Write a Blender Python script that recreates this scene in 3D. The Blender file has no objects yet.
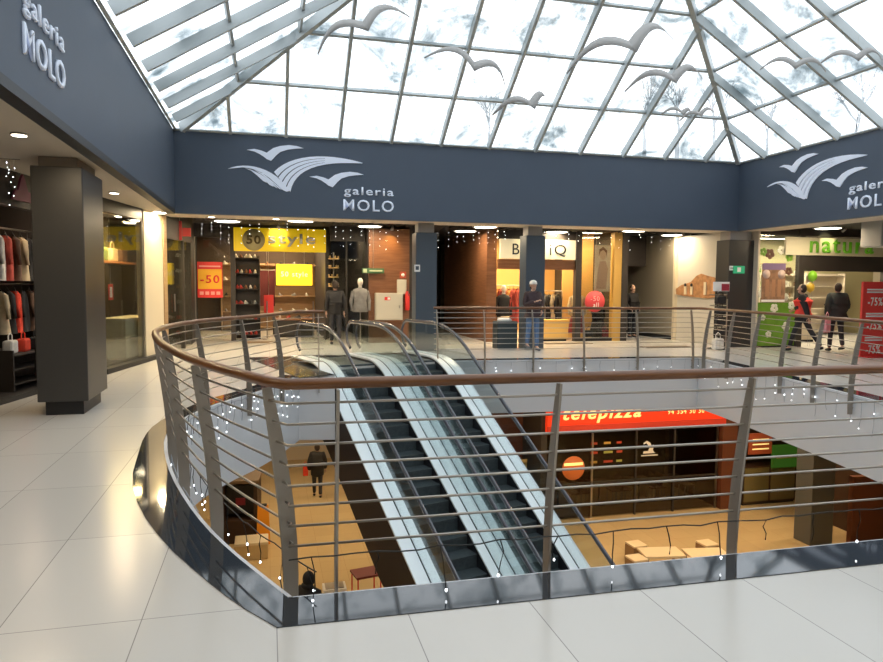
import bpy, bmesh, math, random
from mathutils import Vector, Matrix
from mathutils.geometry import tessellate_polygon
random.seed(7)
S = bpy.context.scene
C = S.collection
PI = math.pi
def V(*a): return Vector(a)

# ------------------------------------------------------------------ materials
MATS = {}
def mat(name, col, rough=.5, metal=0, emit=None, es=0, var=0.0, vscale=6, alpha=1, spec=.5, bump=0, coat=0):
    if name in MATS: return MATS[name]
    m = bpy.data.materials.new(name); m.use_nodes = True
    nt = m.node_tree; b = nt.nodes['Principled BSDF']
    b.inputs['Base Color'].default_value = (*col, 1)
    b.inputs['Roughness'].default_value = rough
    b.inputs['Metallic'].default_value = metal
    b.inputs['Specular IOR Level'].default_value = spec
    b.inputs['Coat Weight'].default_value = coat
    if emit: b.inputs['Emission Color'].default_value = (*emit, 1); b.inputs['Emission Strength'].default_value = es
    if var or bump:
        tc = nt.nodes.new('ShaderNodeTexCoord'); n = nt.nodes.new('ShaderNodeTexNoise'); n.inputs['Scale'].default_value = vscale
        n.inputs['Detail'].default_value = 4
        nt.links.new(tc.outputs['Object'], n.inputs['Vector'])
        if var:
            r = nt.nodes.new('ShaderNodeMapRange'); r.inputs['From Min'].default_value = .3; r.inputs['From Max'].default_value = .7
            r.inputs['To Min'].default_value = 1-var; r.inputs['To Max'].default_value = 1+var
            mx = nt.nodes.new('ShaderNodeVectorMath'); mx.operation = 'SCALE'; mx.inputs[0].default_value = col
            nt.links.new(n.outputs['Fac'], r.inputs['Value']); nt.links.new(r.outputs['Result'], mx.inputs['Scale'])
            nt.links.new(mx.outputs['Vector'], b.inputs['Base Color'])
        if bump:
            bp = nt.nodes.new('ShaderNodeBump'); bp.inputs['Strength'].default_value = bump; bp.inputs['Distance'].default_value = .01
            nt.links.new(n.outputs['Fac'], bp.inputs['Height']); nt.links.new(bp.outputs['Normal'], b.inputs['Normal'])
    MATS[name] = m
    return m
def tile_mat(name, col, joint, w, h, ox, oy, rough, var=.03, mortar=.003, coat=0):
    m = bpy.data.materials.new(name); m.use_nodes = True; nt = m.node_tree; b = nt.nodes['Principled BSDF']
    tc = nt.nodes.new('ShaderNodeTexCoord'); mp = nt.nodes.new('ShaderNodeMapping')
    mp.inputs['Location'].default_value = (-ox, -oy, 0)
    br = nt.nodes.new('ShaderNodeTexBrick'); br.offset = 0; br.squash = 1
    br.inputs['Scale'].default_value = 1; br.inputs['Brick Width'].default_value = w; br.inputs['Row Height'].default_value = h
    br.inputs['Mortar Size'].default_value = mortar; br.inputs['Mortar Smooth'].default_value = .3
    br.inputs['Color1'].default_value = (*[c*(1+var) for c in col], 1); br.inputs['Color2'].default_value = (*[c*(1-var) for c in col], 1)
    br.inputs['Mortar'].default_value = (*joint, 1)
    nt.links.new(tc.outputs['Object'], mp.inputs['Vector']); nt.links.new(mp.outputs['Vector'], br.inputs['Vector'])
    nt.links.new(br.outputs['Color'], b.inputs['Base Color'])
    b.inputs['Roughness'].default_value = rough; b.inputs['Coat Weight'].default_value = coat
    return m
def wood_mat(name, c1, c2, rough=.35, scale=3, coat=.3):
    m = bpy.data.materials.new(name); m.use_nodes = True; nt = m.node_tree; b = nt.nodes['Principled BSDF']
    tc = nt.nodes.new('ShaderNodeTexCoord'); mp = nt.nodes.new('ShaderNodeMapping'); mp.inputs['Scale'].default_value = (1, 1, 9)
    n = nt.nodes.new('ShaderNodeTexNoise'); n.inputs['Scale'].default_value = scale; n.inputs['Detail'].default_value = 5
    cr = nt.nodes.new('ShaderNodeValToRGB'); cr.color_ramp.elements[0].position = .3; cr.color_ramp.elements[1].position = .7
    cr.color_ramp.elements[0].color = (*c1, 1); cr.color_ramp.elements[1].color = (*c2, 1)
    nt.links.new(tc.outputs['Object'], mp.inputs['Vector']); nt.links.new(mp.outputs['Vector'], n.inputs['Vector'])
    nt.links.new(n.outputs['Fac'], cr.inputs['Fac']); nt.links.new(cr.outputs['Color'], b.inputs['Base Color'])
    b.inputs['Roughness'].default_value = rough; b.inputs['Coat Weight'].default_value = coat
    return m
def glass_mat(name, tint=(.9, .93, .92), gloss=.08, rough=.02):
    m = bpy.data.materials.new(name); m.use_nodes = True; nt = m.node_tree; nt.nodes.clear()
    o = nt.nodes.new('ShaderNodeOutputMaterial'); t = nt.nodes.new('ShaderNodeBsdfTransparent'); t.inputs['Color'].default_value = (*tint, 1)
    g = nt.nodes.new('ShaderNodeBsdfGlossy'); g.inputs['Roughness'].default_value = rough
    fr = nt.nodes.new('ShaderNodeLayerWeight'); fr.inputs['Blend'].default_value = .25
    mul = nt.nodes.new('ShaderNodeMath'); mul.operation = 'MULTIPLY_ADD'; mul.inputs[1].default_value = .28; mul.inputs[2].default_value = gloss
    mul.use_clamp = True
    x = nt.nodes.new('ShaderNodeMixShader')
    nt.links.new(fr.outputs['Fresnel'], mul.inputs[0]); nt.links.new(mul.outputs[0], x.inputs['Fac'])
    nt.links.new(t.outputs[0], x.inputs[1]); nt.links.new(g.outputs[0], x.inputs[2]); nt.links.new(x.outputs[0], o.inputs['Surface'])
    return m
def roof_glass_mat():
    # clear panes with patches of melting snow and grime frozen on them
    m = bpy.data.materials.new('roof_glass'); m.use_nodes = True; nt = m.node_tree; nt.nodes.clear()
    o = nt.nodes.new('ShaderNodeOutputMaterial'); t = nt.nodes.new('ShaderNodeBsdfTransparent')
    tc = nt.nodes.new('ShaderNodeTexCoord'); n = nt.nodes.new('ShaderNodeTexNoise'); n.inputs['Scale'].default_value = 1.1; n.inputs['Detail'].default_value = 9
    n.inputs['Roughness'].default_value = .68; n.inputs['Distortion'].default_value = .5
    cr = nt.nodes.new('ShaderNodeValToRGB'); e = cr.color_ramp.elements
    e[0].position = .33; e[0].color = (.31, .36, .38, 1); e[1].position = .52; e[1].color = (.97, .99, 1, 1)
    nt.links.new(tc.outputs['Object'], n.inputs['Vector']); nt.links.new(n.outputs['Fac'], cr.inputs['Fac']); nt.links.new(cr.outputs['Color'], t.inputs['Color'])
    g = nt.nodes.new('ShaderNodeBsdfGlossy'); g.inputs['Roughness'].default_value = .03
    x = nt.nodes.new('ShaderNodeMixShader'); x.inputs['Fac'].default_value = .05
    nt.links.new(t.outputs[0], x.inputs[1]); nt.links.new(g.outputs[0], x.inputs[2]); nt.links.new(x.outputs[0], o.inputs['Surface'])
    return m

M_tile = tile_mat('floor_tile', (.63, .605, .56), (.30, .28, .26), .6285, 1.2, .028, 3.44, .22)
M_lowtile = tile_mat('lower_floor_tile', (.60, .45, .24), (.42, .29, .14), .6, .6, 0, 0, .2)
M_granite = mat('granite', (.028, .034, .042), .05, var=.35, vscale=60, spec=.6)
M_darkplate = mat('landing_granite', (.05, .055, .06), .15, var=.3, vscale=40)
M_white = mat('white_paint', (.68, .70, .73), .5)
M_fascia = mat('fascia_blue_grey', (.066, .090, .130), .55, var=.04, vscale=1)
M_fasciatrim = mat('fascia_trim', (.02, .024, .03), .5)
M_soffit = mat('soffit', (.66, .58, .47), .6)
M_darkceil = mat('dark_ceiling', (.035, .03, .028), .7)
M_lowceil = mat('lower_ceiling', (.42, .33, .22), .7)
M_wallbeige = mat('beige_wall', (.62, .55, .44), .6)
M_wallwhite = tile_mat('white_wall_tile', (.72, .66, .56), (.5, .45, .38), 1.2, 1.2, 0, 0, .35)
M_column = mat('column_dark', (.042, .04, .038), .38, var=.05, vscale=1)
M_columnreflect = mat('column_blue_reflection', (.06, .08, .105), .4)  # dark grey pillars; their bluish reflection is put into the base colour
M_cap = mat('column_capital', (.36, .36, .36), .5)
M_capbrown = mat('column_capital_brown', (.20, .165, .13), .5)
M_rail = wood_mat('handrail_wood', (.115, .042, .012), (.21, .085, .028), .36, 4, .08)
M_steel = mat('brushed_steel', (.42, .39, .35), .34, 1.0)
M_post = mat('post_steel', (.33, .30, .26), .42, .55)
M_frame = mat('roof_frame', (.40, .44, .45), .45, .2)
M_roofglass = roof_glass_mat()
M_glass = glass_mat('shop_glass', (.88, .90, .88), .03)
M_esglass = glass_mat('balustrade_glass', (.90, .945, .945), .0)
M_deck = mat('escalator_deck', (.86, .89, .91), .42, .35)
M_rubber = mat('handrail_rubber', (.09, .095, .115), .25, .1, coat=.5)
M_step = mat('step_metal', (.10, .125, .135), .42, .6, var=.15, vscale=20)
M_skirt = mat('skirt_dark', (.02, .022, .026), .35)
M_truss = mat('truss_cladding', (.035, .022, .017), .6)
M_logo = mat('logo_white', (.72, .78, .90), .4, emit=(.72, .80, .95), es=.12)
M_paper = mat('gull_paper', (.40, .39, .38), .8)
M_black = mat('black', (.012, .012, .014), .5)
M_darkwall = mat('dark_wall', (.035, .028, .024), .6)
M_wood = wood_mat('brown_wood_wall', (.16, .065, .028), (.24, .105, .048), .45, 2.2, .1)
M_woodframe = wood_mat('oak_frame', (.34, .22, .11), (.44, .29, .16), .4, 3, .1)
M_lamp = mat('lamp_warm', (1, .95, .85), .5, emit=(1, .90, .70), es=9)
M_lampw = mat('lamp_white', (1, 1, 1), .5, emit=(1, .97, .9), es=9)
M_bulb = mat('fairy_bulb', (1, 1, 1), .5, emit=(.9, .95, 1), es=7)
M_wire = mat('fairy_wire', (.012, .014, .013), .5)
M_wirew = mat('fairy_wire_pale', (.30, .33, .37), .5)
M_yellow = mat('sign_yellow', (.86, .60, .01), .5, emit=(.9, .6, .0), es=.25)
M_screen = mat('screen_yellow', (.95, .70, .03), .4, emit=(1, .66, .02), es=1.3)
M_signwhite = mat('sign_white', (.85, .80, .62), .5, emit=(1, .92, .68), es=.75)
M_signgrey = mat('sign_grey', (.42, .36, .18), .5)
M_silver = mat('sign_silver', (.62, .60, .55), .35, .3)
M_red = mat('sale_red', (.72, .035, .03), .5)
M_redlit = mat('red_lit', (.80, .04, .01), .5, emit=(1, .06, .01), es=.35)
M_green = mat('natura_green', (.14, .38, .02), .5, emit=(.2, .8, .02), es=.08)
M_greenvinyl = mat('green_vinyl', (.14, .30, .025), .5, var=.25, vscale=3)
M_cream = mat('cream', (.72, .62, .44), .5)
M_cabinet = mat('cabinet_cream', (.60, .56, .46), .45)
M_signtext = mat('text_white', (.88, .86, .82), .5)
M_textyellow = mat('text_warm', (.95, .72, .25), .5, emit=(1, .75, .25), es=.9)
M_exit = mat('exit_green', (.02, .28, .12), .5, emit=(.05, .6, .3), es=.3)
M_skin = mat('skin', (.52, .31, .22), .5)
M_plaster = mat('mannequin', (.72, .66, .56), .45)

# ------------------------------------------------------------------ mesh builder
class MB:
    def __init__(s): s.v = []; s.f = []; s.sm = []
    def add(s, vs, fs, smooth=False, M=None):
        o = len(s.v)
        for p in vs:
            p = Vector(p); s.v.append(M @ p if M else p)
        for f in fs: s.f.append([i+o for i in f]); s.sm.append(smooth)
        return s
    def box(s, x0, x1, y0, y1, z0, z1, M=None):
        return s.add([(x0,y0,z0),(x1,y0,z0),(x1,y1,z0),(x0,y1,z0),(x0,y0,z1),(x1,y0,z1),(x1,y1,z1),(x0,y1,z1)],
                     [(0,3,2,1),(4,5,6,7),(0,1,5,4),(1,2,6,5),(2,3,7,6),(3,0,4,7)], False, M)
    def bbox(s, x0, x1, y0, y1, z0, z1, b=.01, M=None):      # bevelled box
        bm = bmesh.new(); bmesh.ops.create_cube(bm, size=1)
        for v in bm.verts: v.co = Vector(((x0+x1)/2+v.co.x*(x1-x0), (y0+y1)/2+v.co.y*(y1-y0), (z0+z1)/2+v.co.z*(z1-z0)))
        bmesh.ops.bevel(bm, geom=bm.edges[:], offset=b, segments=2, affect='EDGES', profile=.5)
        bm.verts.index_update()
        s.add([v.co.copy() for v in bm.verts], [[v.index for v in f.verts] for f in bm.faces], False, M); bm.free(); return s
    def tube(s, pts, r, n=8, closed=False, sx=1, sy=1, cap=True, up=V(0,0,1)):
        pts = [Vector(p) for p in pts]; k = len(pts); rr = r if isinstance(r, (list, tuple)) else [r]*k
        vs = []; fs = []
        for i, p in enumerate(pts):
            if closed: d = pts[(i+1) % k]-pts[i-1]
            else: d = pts[min(i+1, k-1)]-pts[max(i-1, 0)]
            d = d.normalized() if d.length > 1e-9 else V(0,0,1)
            a = d.cross(up)
            if a.length < .05: a = d.cross(V(1,0,0))
            a.normalize(); b = a.cross(d).normalized()
            for j in range(n):
                t = 2*PI*j/n; vs.append(p+a*math.cos(t)*rr[i]*sx+b*math.sin(t)*rr[i]*sy)
        m = k if closed else k-1
        for i in range(m):
            for j in range(n):
                i2 = (i+1) % k; fs.append((i*n+j, i*n+(j+1) % n, i2*n+(j+1) % n, i2*n+j))
        s.add(vs, fs, True)
        if cap and not closed:
            s.add(vs[:n], [tuple(range(n))[::-1]]); s.add(vs[-n:], [tuple(range(n))])
        return s
    def lathe(s, prof, n=16, c=(0,0,0), M=None):
        vs = []; fs = []
        for r, z in prof:
            for j in range(n):
                t = 2*PI*j/n; vs.append((c[0]+r*math.cos(t), c[1]+r*math.sin(t), c[2]+z))
        for i in range(len(prof)-1):
            for j in range(n): fs.append((i*n+j, i*n+(j+1) % n, (i+1)*n+(j+1) % n, (i+1)*n+j))
        fs.append(tuple(range(n))[::-1]); fs.append(tuple(range((len(prof)-1)*n, len(prof)*n)))
        return s.add(vs, fs, True, M)
    def ell(s, c, rx, ry, rz, nu=12, nv=8, M=None):
        vs = []; fs = []
        for i in range(1, nv):
            p = PI*i/nv
            for j in range(nu):
                t = 2*PI*j/nu; vs.append((c[0]+rx*math.sin(p)*math.cos(t), c[1]+ry*math.sin(p)*math.sin(t), c[2]-rz*math.cos(p)))
        for i in range(nv-2):
            for j in range(nu): fs.append((i*nu+j, i*nu+(j+1) % nu, (i+1)*nu+(j+1) % nu, (i+1)*nu+j))
        b = len(vs); vs += [(c[0], c[1], c[2]-rz), (c[0], c[1], c[2]+rz)]
        for j in range(nu): fs.append((b, (j+1) % nu, j)); fs.append((b+1, (nv-2)*nu+j, (nv-2)*nu+(j+1) % nu))
        return s.add(vs, fs, True, M)
    def prism(s, poly, z0, z1, M=None, holes=()):            # polygon in XY extruded in z
        loops = [list(poly)]+[list(h) for h in holes]
        flat = [p for l in loops for p in l]
        tr = tessellate_polygon([[V(p[0], p[1], 0) for p in l] for l in loops])
        n = len(flat); vs = [(p[0], p[1], z0) for p in flat]+[(p[0], p[1], z1) for p in flat]
        fs = []
        for t in tr:
            a, b, c = [V(*flat[i], 0) for i in t]
            if (b-a).cross(c-a).z < 0: t = t[::-1]
            fs.append(tuple(i+n for i in t)); fs.append(tuple(t)[::-1])
        o = 0
        for li, l in enumerate(loops):
            k = len(l); area = sum(l[i][0]*l[(i+1) % k][1]-l[(i+1) % k][0]*l[i][1] for i in range(k))
            ccw = area > 0
            if li > 0: ccw = not ccw
            for i in range(k):
                a, b = o+i, o+(i+1) % k
                fs.append((a, b, b+n, a+n) if ccw else (b, a, a+n, b+n))
            o += k
        return s.add(vs, fs, False, M)
    def beam(s, p0, p1, w, h, up):                           # box along p0-p1, hanging h below along -up
        p0 = Vector(p0); p1 = Vector(p1); d = (p1-p0).normalized(); a = d.cross(up).normalized(); u = a.cross(d).normalized()
        vs = []
        for p in (p0, p1):
            for x, z in ((-w/2, 0), (w/2, 0), (w/2, -h), (-w/2, -h)): vs.append(p+a*x+u*z)
        return s.add(vs, [(0,1,2,3),(7,6,5,4),(0,4,5,1),(1,5,6,2),(2,6,7,3),(3,7,4,0)])
    def build(s, name, material, parent=None, loc=None, rot=None):
        me = bpy.data.meshes.new(name); me.from_pydata([tuple(v) for v in s.v], [], s.f)
        me.polygons.foreach_set('use_smooth', s.sm); me.update()
        me.materials.append(material)
        o = bpy.data.objects.new(name, me); C.objects.link(o)
        if parent: o.parent = parent
        if loc: o.location = loc
        if rot: o.rotation_euler = rot
        return o
def tag(o, label=None, cat=None, group=None, kind=None):
    if label: o['label'] = label
    if cat: o['category'] = cat
    if group: o['group'] = group
    if kind: o['kind'] = kind
    return o
def thing(name, label, cat, loc=(0,0,0), rz=0, group=None):
    o = bpy.data.objects.new(name, None); C.objects.link(o); o.location = loc; o.rotation_euler = (0,0,rz)
    o.empty_display_size = .1
    return tag(o, label, cat, group)
def struct(mb, name, material, label=None):
    o = mb.build(name, material); o['kind'] = 'structure'
    if label: o['label'] = label
    return o
def copy_tree(o, parent=None):
    c = o.copy(); C.objects.link(c)
    if parent: c.parent = parent
    for ch in list(o.children): copy_tree(ch, c)
    return c
def rotz(a, loc=(0,0,0)): return Matrix.Translation(loc) @ Matrix.Rotation(a, 4, 'Z')
def text(body, name, material, parent, loc, rot, width=None, height=None, ext=.01, bold=.0, shear=0, align='LEFT'):
    cu = bpy.data.curves.new(name, 'FONT'); cu.body = body; cu.size = 1; cu.extrude = 0; cu.offset = bold; cu.shear = shear; cu.resolution_u = 3; cu.space_character = 1.18
    t = bpy.data.objects.new(name, cu); C.objects.link(t); bpy.context.view_layer.update()
    dg = bpy.context.evaluated_depsgraph_get(); me = bpy.data.meshes.new_from_object(t.evaluated_get(dg))
    bpy.data.objects.remove(t); bpy.data.curves.remove(cu)
    xs = [v.co.x for v in me.vertices]; ys = [v.co.y for v in me.vertices]
    x0, x1, y0, y1 = min(xs), max(xs), min(ys), max(ys)
    sx = width/(x1-x0) if width else height/(y1-y0); sy = height/(y1-y0) if height else sx
    bm = bmesh.new(); bm.from_mesh(me)
    for v in bm.verts: v.co.x = (v.co.x-x0)*sx; v.co.y = (v.co.y-y0)*sy; v.co.z = 0
    if align == 'CENTER':
        for v in bm.verts: v.co.x -= (x1-x0)*sx/2; v.co.y -= (y1-y0)*sy/2
    r = bmesh.ops.extrude_face_region(bm, geom=bm.faces[:])
    for e in r['geom']:
        if isinstance(e, bmesh.types.BMVert): e.co.z += ext
    bmesh.ops.recalc_face_normals(bm, faces=bm.faces[:])
    bm.to_mesh(me); bm.free(); me.materials.clear(); me.materials.append(material); me.name = name
    o = bpy.data.objects.new(name, me); C.objects.link(o); o.parent = parent; o.location = loc; o.rotation_euler = rot
    return o
RX = PI/2

# ------------------------------------------------------------------ plan of the void
EL = math.radians(16); P0 = V(2.107, 13.174, 0)
EN = V(math.cos(EL), math.sin(EL), 0); EH = V(-math.sin(EL), math.cos(EL), 0)
def esc(n, h, z=0): p = P0+EN*n+EH*h; return V(p.x, p.y, z)
def smooth(pts, it=2):
    for _ in range(it):
        q = [pts[0]]
        for a, b in zip(pts, pts[1:]):
            q += [(a[0]*.75+b[0]*.25, a[1]*.75+b[1]*.25), (a[0]*.25+b[0]*.75, a[1]*.25+b[1]*.75)]
        q.append(pts[-1]); pts = q
    return pts
FC = (.09, 3.50)
left_in = smooth([FC, (-.05,3.80), (-.24,4.22), (-.42,4.68), (-.60,5.25), (-.80,6.0), (-.96,6.8), (-1.06,7.5), (-1.06,8.2), (-.92,8.95), (-.62,9.7), (-.15,10.5), (.17,11.3), (.50,12.2)], 1)
e0 = esc(-1.22, -.75); e1 = esc(-1.22, .3); e2 = esc(1.90, .3)
right_in = smooth([(9.52,13.60), (9.40,12.6), (9.22,11.5), (9.02,10.4), (8.80,9.2), (8.52,7.9), (8.1,6.6), (7.5,5.3), (6.8,4.2), (6.2,3.44)], 1)
INNER = left_in+[(e0.x, e0.y), (e1.x, e1.y), (e2.x, e2.y)]+right_in
left_out = smooth([(.03,3.205), (-.17,3.50), (-.38,3.90), (-.63,4.42), (-.90,5.15), (-1.10,5.96), (-1.19,6.8), (-1.27,7.6), (-1.26,8.3), (-1.10,9.0), (-.86,9.85), (-.42,10.6), (-.10,11.4), (.25,12.27)], 1)
right_out = [(x+.27, y) for x, y in right_in]
right_out[0] = (9.80, 13.86); right_out[-1] = (6.45, 3.12)
OUTER = left_out+[(esc(-1.55,-.75).x, esc(-1.55,-.75).y), (esc(-1.55,.6).x, esc(-1.55,.6).y), (esc(1.92,.55).x, esc(1.92,.55).y)]+right_out
X0, X1, Y0, Y1 = -12, 21, -6, 27
ext = [(X0,Y0),(X1,Y0),(X1,Y1),(X0,Y1)]
# floors
struct(MB().prism(ext, -1.08, 0, holes=[INNER]), 'floor', M_tile, 'pale polished floor tiles of the upper gallery')
MBr = MB().prism(OUTER, 0.0, .006, holes=[INNER]); o = struct(MBr, 'trim_1', M_granite, 'polished black granite border around the void')
# landing plate of dark granite behind the escalators
lp = [esc(-1.9,-.85), esc(-1.25,-.72), esc(-1.25,.32), esc(2.0,.32), esc(2.0,2.0), esc(-1.9,2.7)]
struct(MB().prism([(p.x,p.y) for p in lp], .0065, .012), 'trim_2', M_darkplate, 'dark granite floor in front of the escalator landing')
# white facing of the slab edge
def ring_wall(path, off, z0, z1, th=.03, closed=True):
    k = len(path); mb = MB(); a = []; b = []
    for i in range(k):
        p = V(*path[i]); q = V(*path[(i+1) % k]); r = V(*path[i-1])
        d = ((q-p).normalized()+(p-r).normalized())
        if not closed and i == 0: d = q-p
        if not closed and i == k-1: d = p-r
        d.normalize(); n = V(d.y, -d.x)
        a.append(p+n*off); b.append(p+n*(off+th))
    m = k if closed else k-1; vs = [(p.x,p.y,z) for z in (z0,z1) for l in (a,b) for p in l]; fs = []
    for i in range(m):
        j = (i+1) % k
        fs += [(i, j, j+2*k, i+2*k)[::-1], (k+i, k+j, k+j+2*k, k+i+2*k), (2*k+i, 2*k+j, 3*k+j, 3*k+i), (i, k+i, k+j, j)]
    mb.add(vs, fs); return mb
struct(ring_wall(left_in+[(e0.x, e0.y)], .001, -1.15, -.004, closed=False), 'trim_3', M_white, 'white panelled slab edge on the curved left side of the void')
struct(ring_wall([(e2.x, e2.y)]+right_in+[FC], .001, -1.15, -.004, closed=False), 'trim_4', M_white, 'white panelled slab edge on the back and right of the void')
struct(ring_wall([(e0.x,e0.y),(e1.x,e1.y),(e2.x,e2.y)], .001, -1.15, -.06, closed=False), 'trim_5', M_truss, 'dark slab edge behind the escalators')
struct(MB().prism(ext, -1.16, -1.085, holes=[INNER]), 'ceiling_lower', M_lowceil)
struct(MB().box(X0, X1, Y0, Y1, -5.45, -5.3), 'floor_lower', M_lowtile, 'warm beige floor tiles of the lower level')
for n, b in (('left', (X0-.2,X0,Y0,Y1)), ('right', (X1,X1+.2,Y0,Y1)), ('front', (X0-.2,X1+.2,Y0-.2,Y0)), ('back', (X0-.2,X1+.2,Y1,Y1+.2))):
    struct(MB().box(*b, -5.45, 3.6), 'wall_'+n, M_wallbeige)

# ------------------------------------------------------------------ fascia, ceilings
FL, FR, FB, FN, ZB, ZT = -1.89, 11.95, 15.6, -1.0, 3.08, 4.82
struct(MB().box(FL-.14, FL, FN-.14, FB+.14, ZB+.07, ZT), 'wall_fascia_left', M_fascia)
struct(MB().box(FL, FR, FB, FB+.14, ZB+.0, ZT), 'wall_fascia_back', M_fascia)
struct(MB().box(FR, FR+.14, FN-.14, FB+.14, ZB+.0, ZT), 'wall_fascia_right', M_fascia)
struct(MB().box(FL, FR, FN-.14, FN, ZB+.0, ZT), 'wall_fascia_front', M_fascia)
struct(MB().box(FL-.15, FL+.005, FN, FB, ZB-.02, ZB+.07), 'trim_6', M_fasciatrim, 'dark bottom edge of the left blue-grey fascia')
hole = [(FL-.14,FN-.14),(FR+.14,FN-.14),(FR+.14,FB+.14),(FL-.14,FB+.14)]
mid = [(-5.2,FN-1.6),(13.3,FN-1.6),(13.3,16.75),(-5.2,16.75)]
struct(MB().prism([(X0,Y0),(13.0,Y0),(13.0,16.7),(X0,16.7)], ZB+.012, ZB+.06, holes=[hole]), 'ceiling', M_soffit, 'beige suspended ceiling around the atrium')
c2 = MB().box(X0, X1, 16.7, Y1, ZB+.14, ZB+.2).box(13.0, X1, Y0, 16.7, ZB+.14, ZB+.2)
struct(c2, 'ceiling_rear', M_darkceil, 'dark louvred ceiling over the shopping corridor')
c3 = MB()
x = -2.2
while x < 12.3:
    c3.box(x, x+.03, 16.72, 18.0, ZB+.05, ZB+.139); x += .24
struct(c3, 'ceiling_louvres', M_darkceil)
# roof slab above ceilings
struct(MB().prism([(X0-.2,Y0-.2),(X1+.2,Y0-.2),(X1+.2,Y1+.2),(X0-.2,Y1+.2)], 3.6, 3.8, holes=[hole]), 'ceiling_roof', M_darkceil)

# ------------------------------------------------------------------ skylight
MB_, MS = .68, .607
RZ = ZT+MS*6.92; CX = (FL+FR)/2
def slope(i):
    """returns function (u along eave, t plan distance inwards) -> point, eave length, normal"""
    if i == 0: return (lambda u, t: V(FL+u, FB-t, ZT+MB_*t)), FR-FL, V(0, MB_, 1).normalized(), 6.18/6.92, 6.18
    if i == 1: return (lambda u, t: V(FL+t, FN+u, ZT+MS*t)), FB-FN, V(-MS, 0, 1).normalized(), 6.92/6.18, 6.92
    if i == 2: return (lambda u, t: V(FR-t, FN+u, ZT+MS*t)), FB-FN, V(MS, 0, 1).normalized(), 6.92/6.18, 6.92
    return (lambda u, t: V(FL+u, FN+t, ZT+MB_*t)), FR-FL, V(0, -MB_, 1).normalized(), 6.18/6.92, 6.18
for i in range(4):
    P, L, nrm, ratio, T = slope(i)
    pane = MB(); a = min(L/2, T/ratio)
    quad = [P(0, 0), P(L, 0), P(L-a, T), P(a, T)]
    vs = [q for q in quad]+[q+nrm*.02 for q in quad]
    pane.add(vs, [(0,1,2,3),(4,7,6,5),(0,4,5,1),(1,5,6,2),(2,6,7,3),(3,7,4,0)])
    w = pane.build('window_%d' % (i+1), M_roofglass); w['kind'] = 'structure'
    w['label'] = ['far sloped glazing of the atrium roof','left sloped glazing of the atrium roof','right sloped glazing of the atrium roof','near sloped glazing of the atrium roof'][i]
    nb = 12 if i in (0, 3) else 15
    for k in range(1, nb):
        u = L*k/nb; t = min(T, u*ratio, (L-u)*ratio)
        MB().beam(P(u, .10), P(u, t), .065, .17, nrm).build('rafter', M_frame, w)
    kk = 0
    tt = (1.19+1.03*kk)*T/6.18
    while tt < T-.2:
        u0 = tt/ratio; MB().beam(P(u0, tt), P(L-u0, tt), .05, .075, nrm).build('transom', M_frame, w)
        kk += 1; tt = (1.19+1.03*kk)*T/6.18
    MB().beam(P(0, .03), P(L, .03), .05, .03, nrm).build('eave_frame', M_frame, w)
hips = [(P_(0,0), P_(6.92 if j in (0,3) else 6.18, 6.18 if j in (0,3) else 6.92)) for j, (P_) in ((0, slope(0)[0]), (3, slope(3)[0]))]
hh = MB()
R1 = V(CX, FB-6.18, RZ); R2 = V(CX, FN+6.18, RZ)
for c, r in ((V(FL,FB,ZT),R1),(V(FR,FB,ZT),R1),(V(FL,FN,ZT),R2),(V(FR,FN,ZT),R2),(R1,R2)):
    hh.beam(c+(r-c)*(.02 if c != R1 else 0)+V(0,0,.02), r+V(0,0,.02), .10, .20, V(0,0,1))
struct(hh, 'trim_7', M_frame, 'grey steel hip and ridge beams of the glass roof')

# ------------------------------------------------------------------ railing
RAILZ = 1.12
rail_th = thing('railing', 'steel railing with wooden handrail and horizontal rods around the void', 'railing', (0, 3.5, 0))
ROFF = V(0, -3.5, 0)
def right_n(path, i):
    p = V(*path[max(i-1,0)]); q = V(*path[min(i+1,len(path)-1)]); d = (q-p).normalized(); return V(d.y, -d.x)
def offp(path, off, z, miter=True):
    out = []
    for i, p in enumerate(path):
        n = right_n(path, i); out.append(V(p[0]+n.x*off, p[1]+n.y*off, z)+ROFF)
    return out
def lean(z):                                                # offset of the blade centre into the void
    u = max(0, min(1, (1.12-z)/1.42))
    return -.06+.135*math.sin(min(1, u*1.25)*PI/2)
front = [(6.2,3.44), (4.6,3.455), (3.2,3.47), (1.6,3.485), FC]
pathA = [(3.40, 14.03), (3.9, 13.985)]+right_in+front[1:]+left_in[1:]+[(.95,12.17)]
def tube_path(off, z): return offp(pathA, off, z)
# corners need a slightly larger offset handled by the averaged normal
MB().tube(tube_path(lean(1.1), RAILZ), .034, 12, sx=1.0, sy=.85).build('handrail', M_rail, rail_th)
for k in range(8):
    z = .25+.11*k
    MB().tube(tube_path(lean(z), z), .0072, 6).build('rod', M_steel, rail_th)
def blade(p, n):
    """curved flat post: plate in the plane of normal n, thickness along the path"""
    t = V(-n.y, n.x, 0); mb = MB(); vs = []
    zs = [-.30, -.12, .06, .25, .45, .65, .85, 1.0, 1.085]; ws = [.07, .078, .084, .088, .088, .082, .072, .060, .048]
    N = V(n.x, n.y, 0); base = V(p[0], p[1], 0)+ROFF
    for z, w in zip(zs, ws):
        c = base+N*lean(z)+V(0,0,z)
        for a, b in ((-w/2, -.007), (w/2, -.007), (w/2, .007), (-w/2, .007)): vs.append(c+N*a+t*b)
    fs = [(3,2,1,0), tuple(len(vs)-4+i for i in range(4))]
    for i in range(len(zs)-1):
        for j in range(4): fs.append((i*4+j, i*4+(j+1) % 4, i*4+4+(j+1) % 4, i*4+4+j))
    mb.add(vs, fs)
    # fixing bolts into the slab edge
    for z in (-.2, -.06):
        c = base+V(0,0,z); mb.tube([c+N*.0, c+N*(lean(z)-.03)], .012, 6)
    return mb
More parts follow.
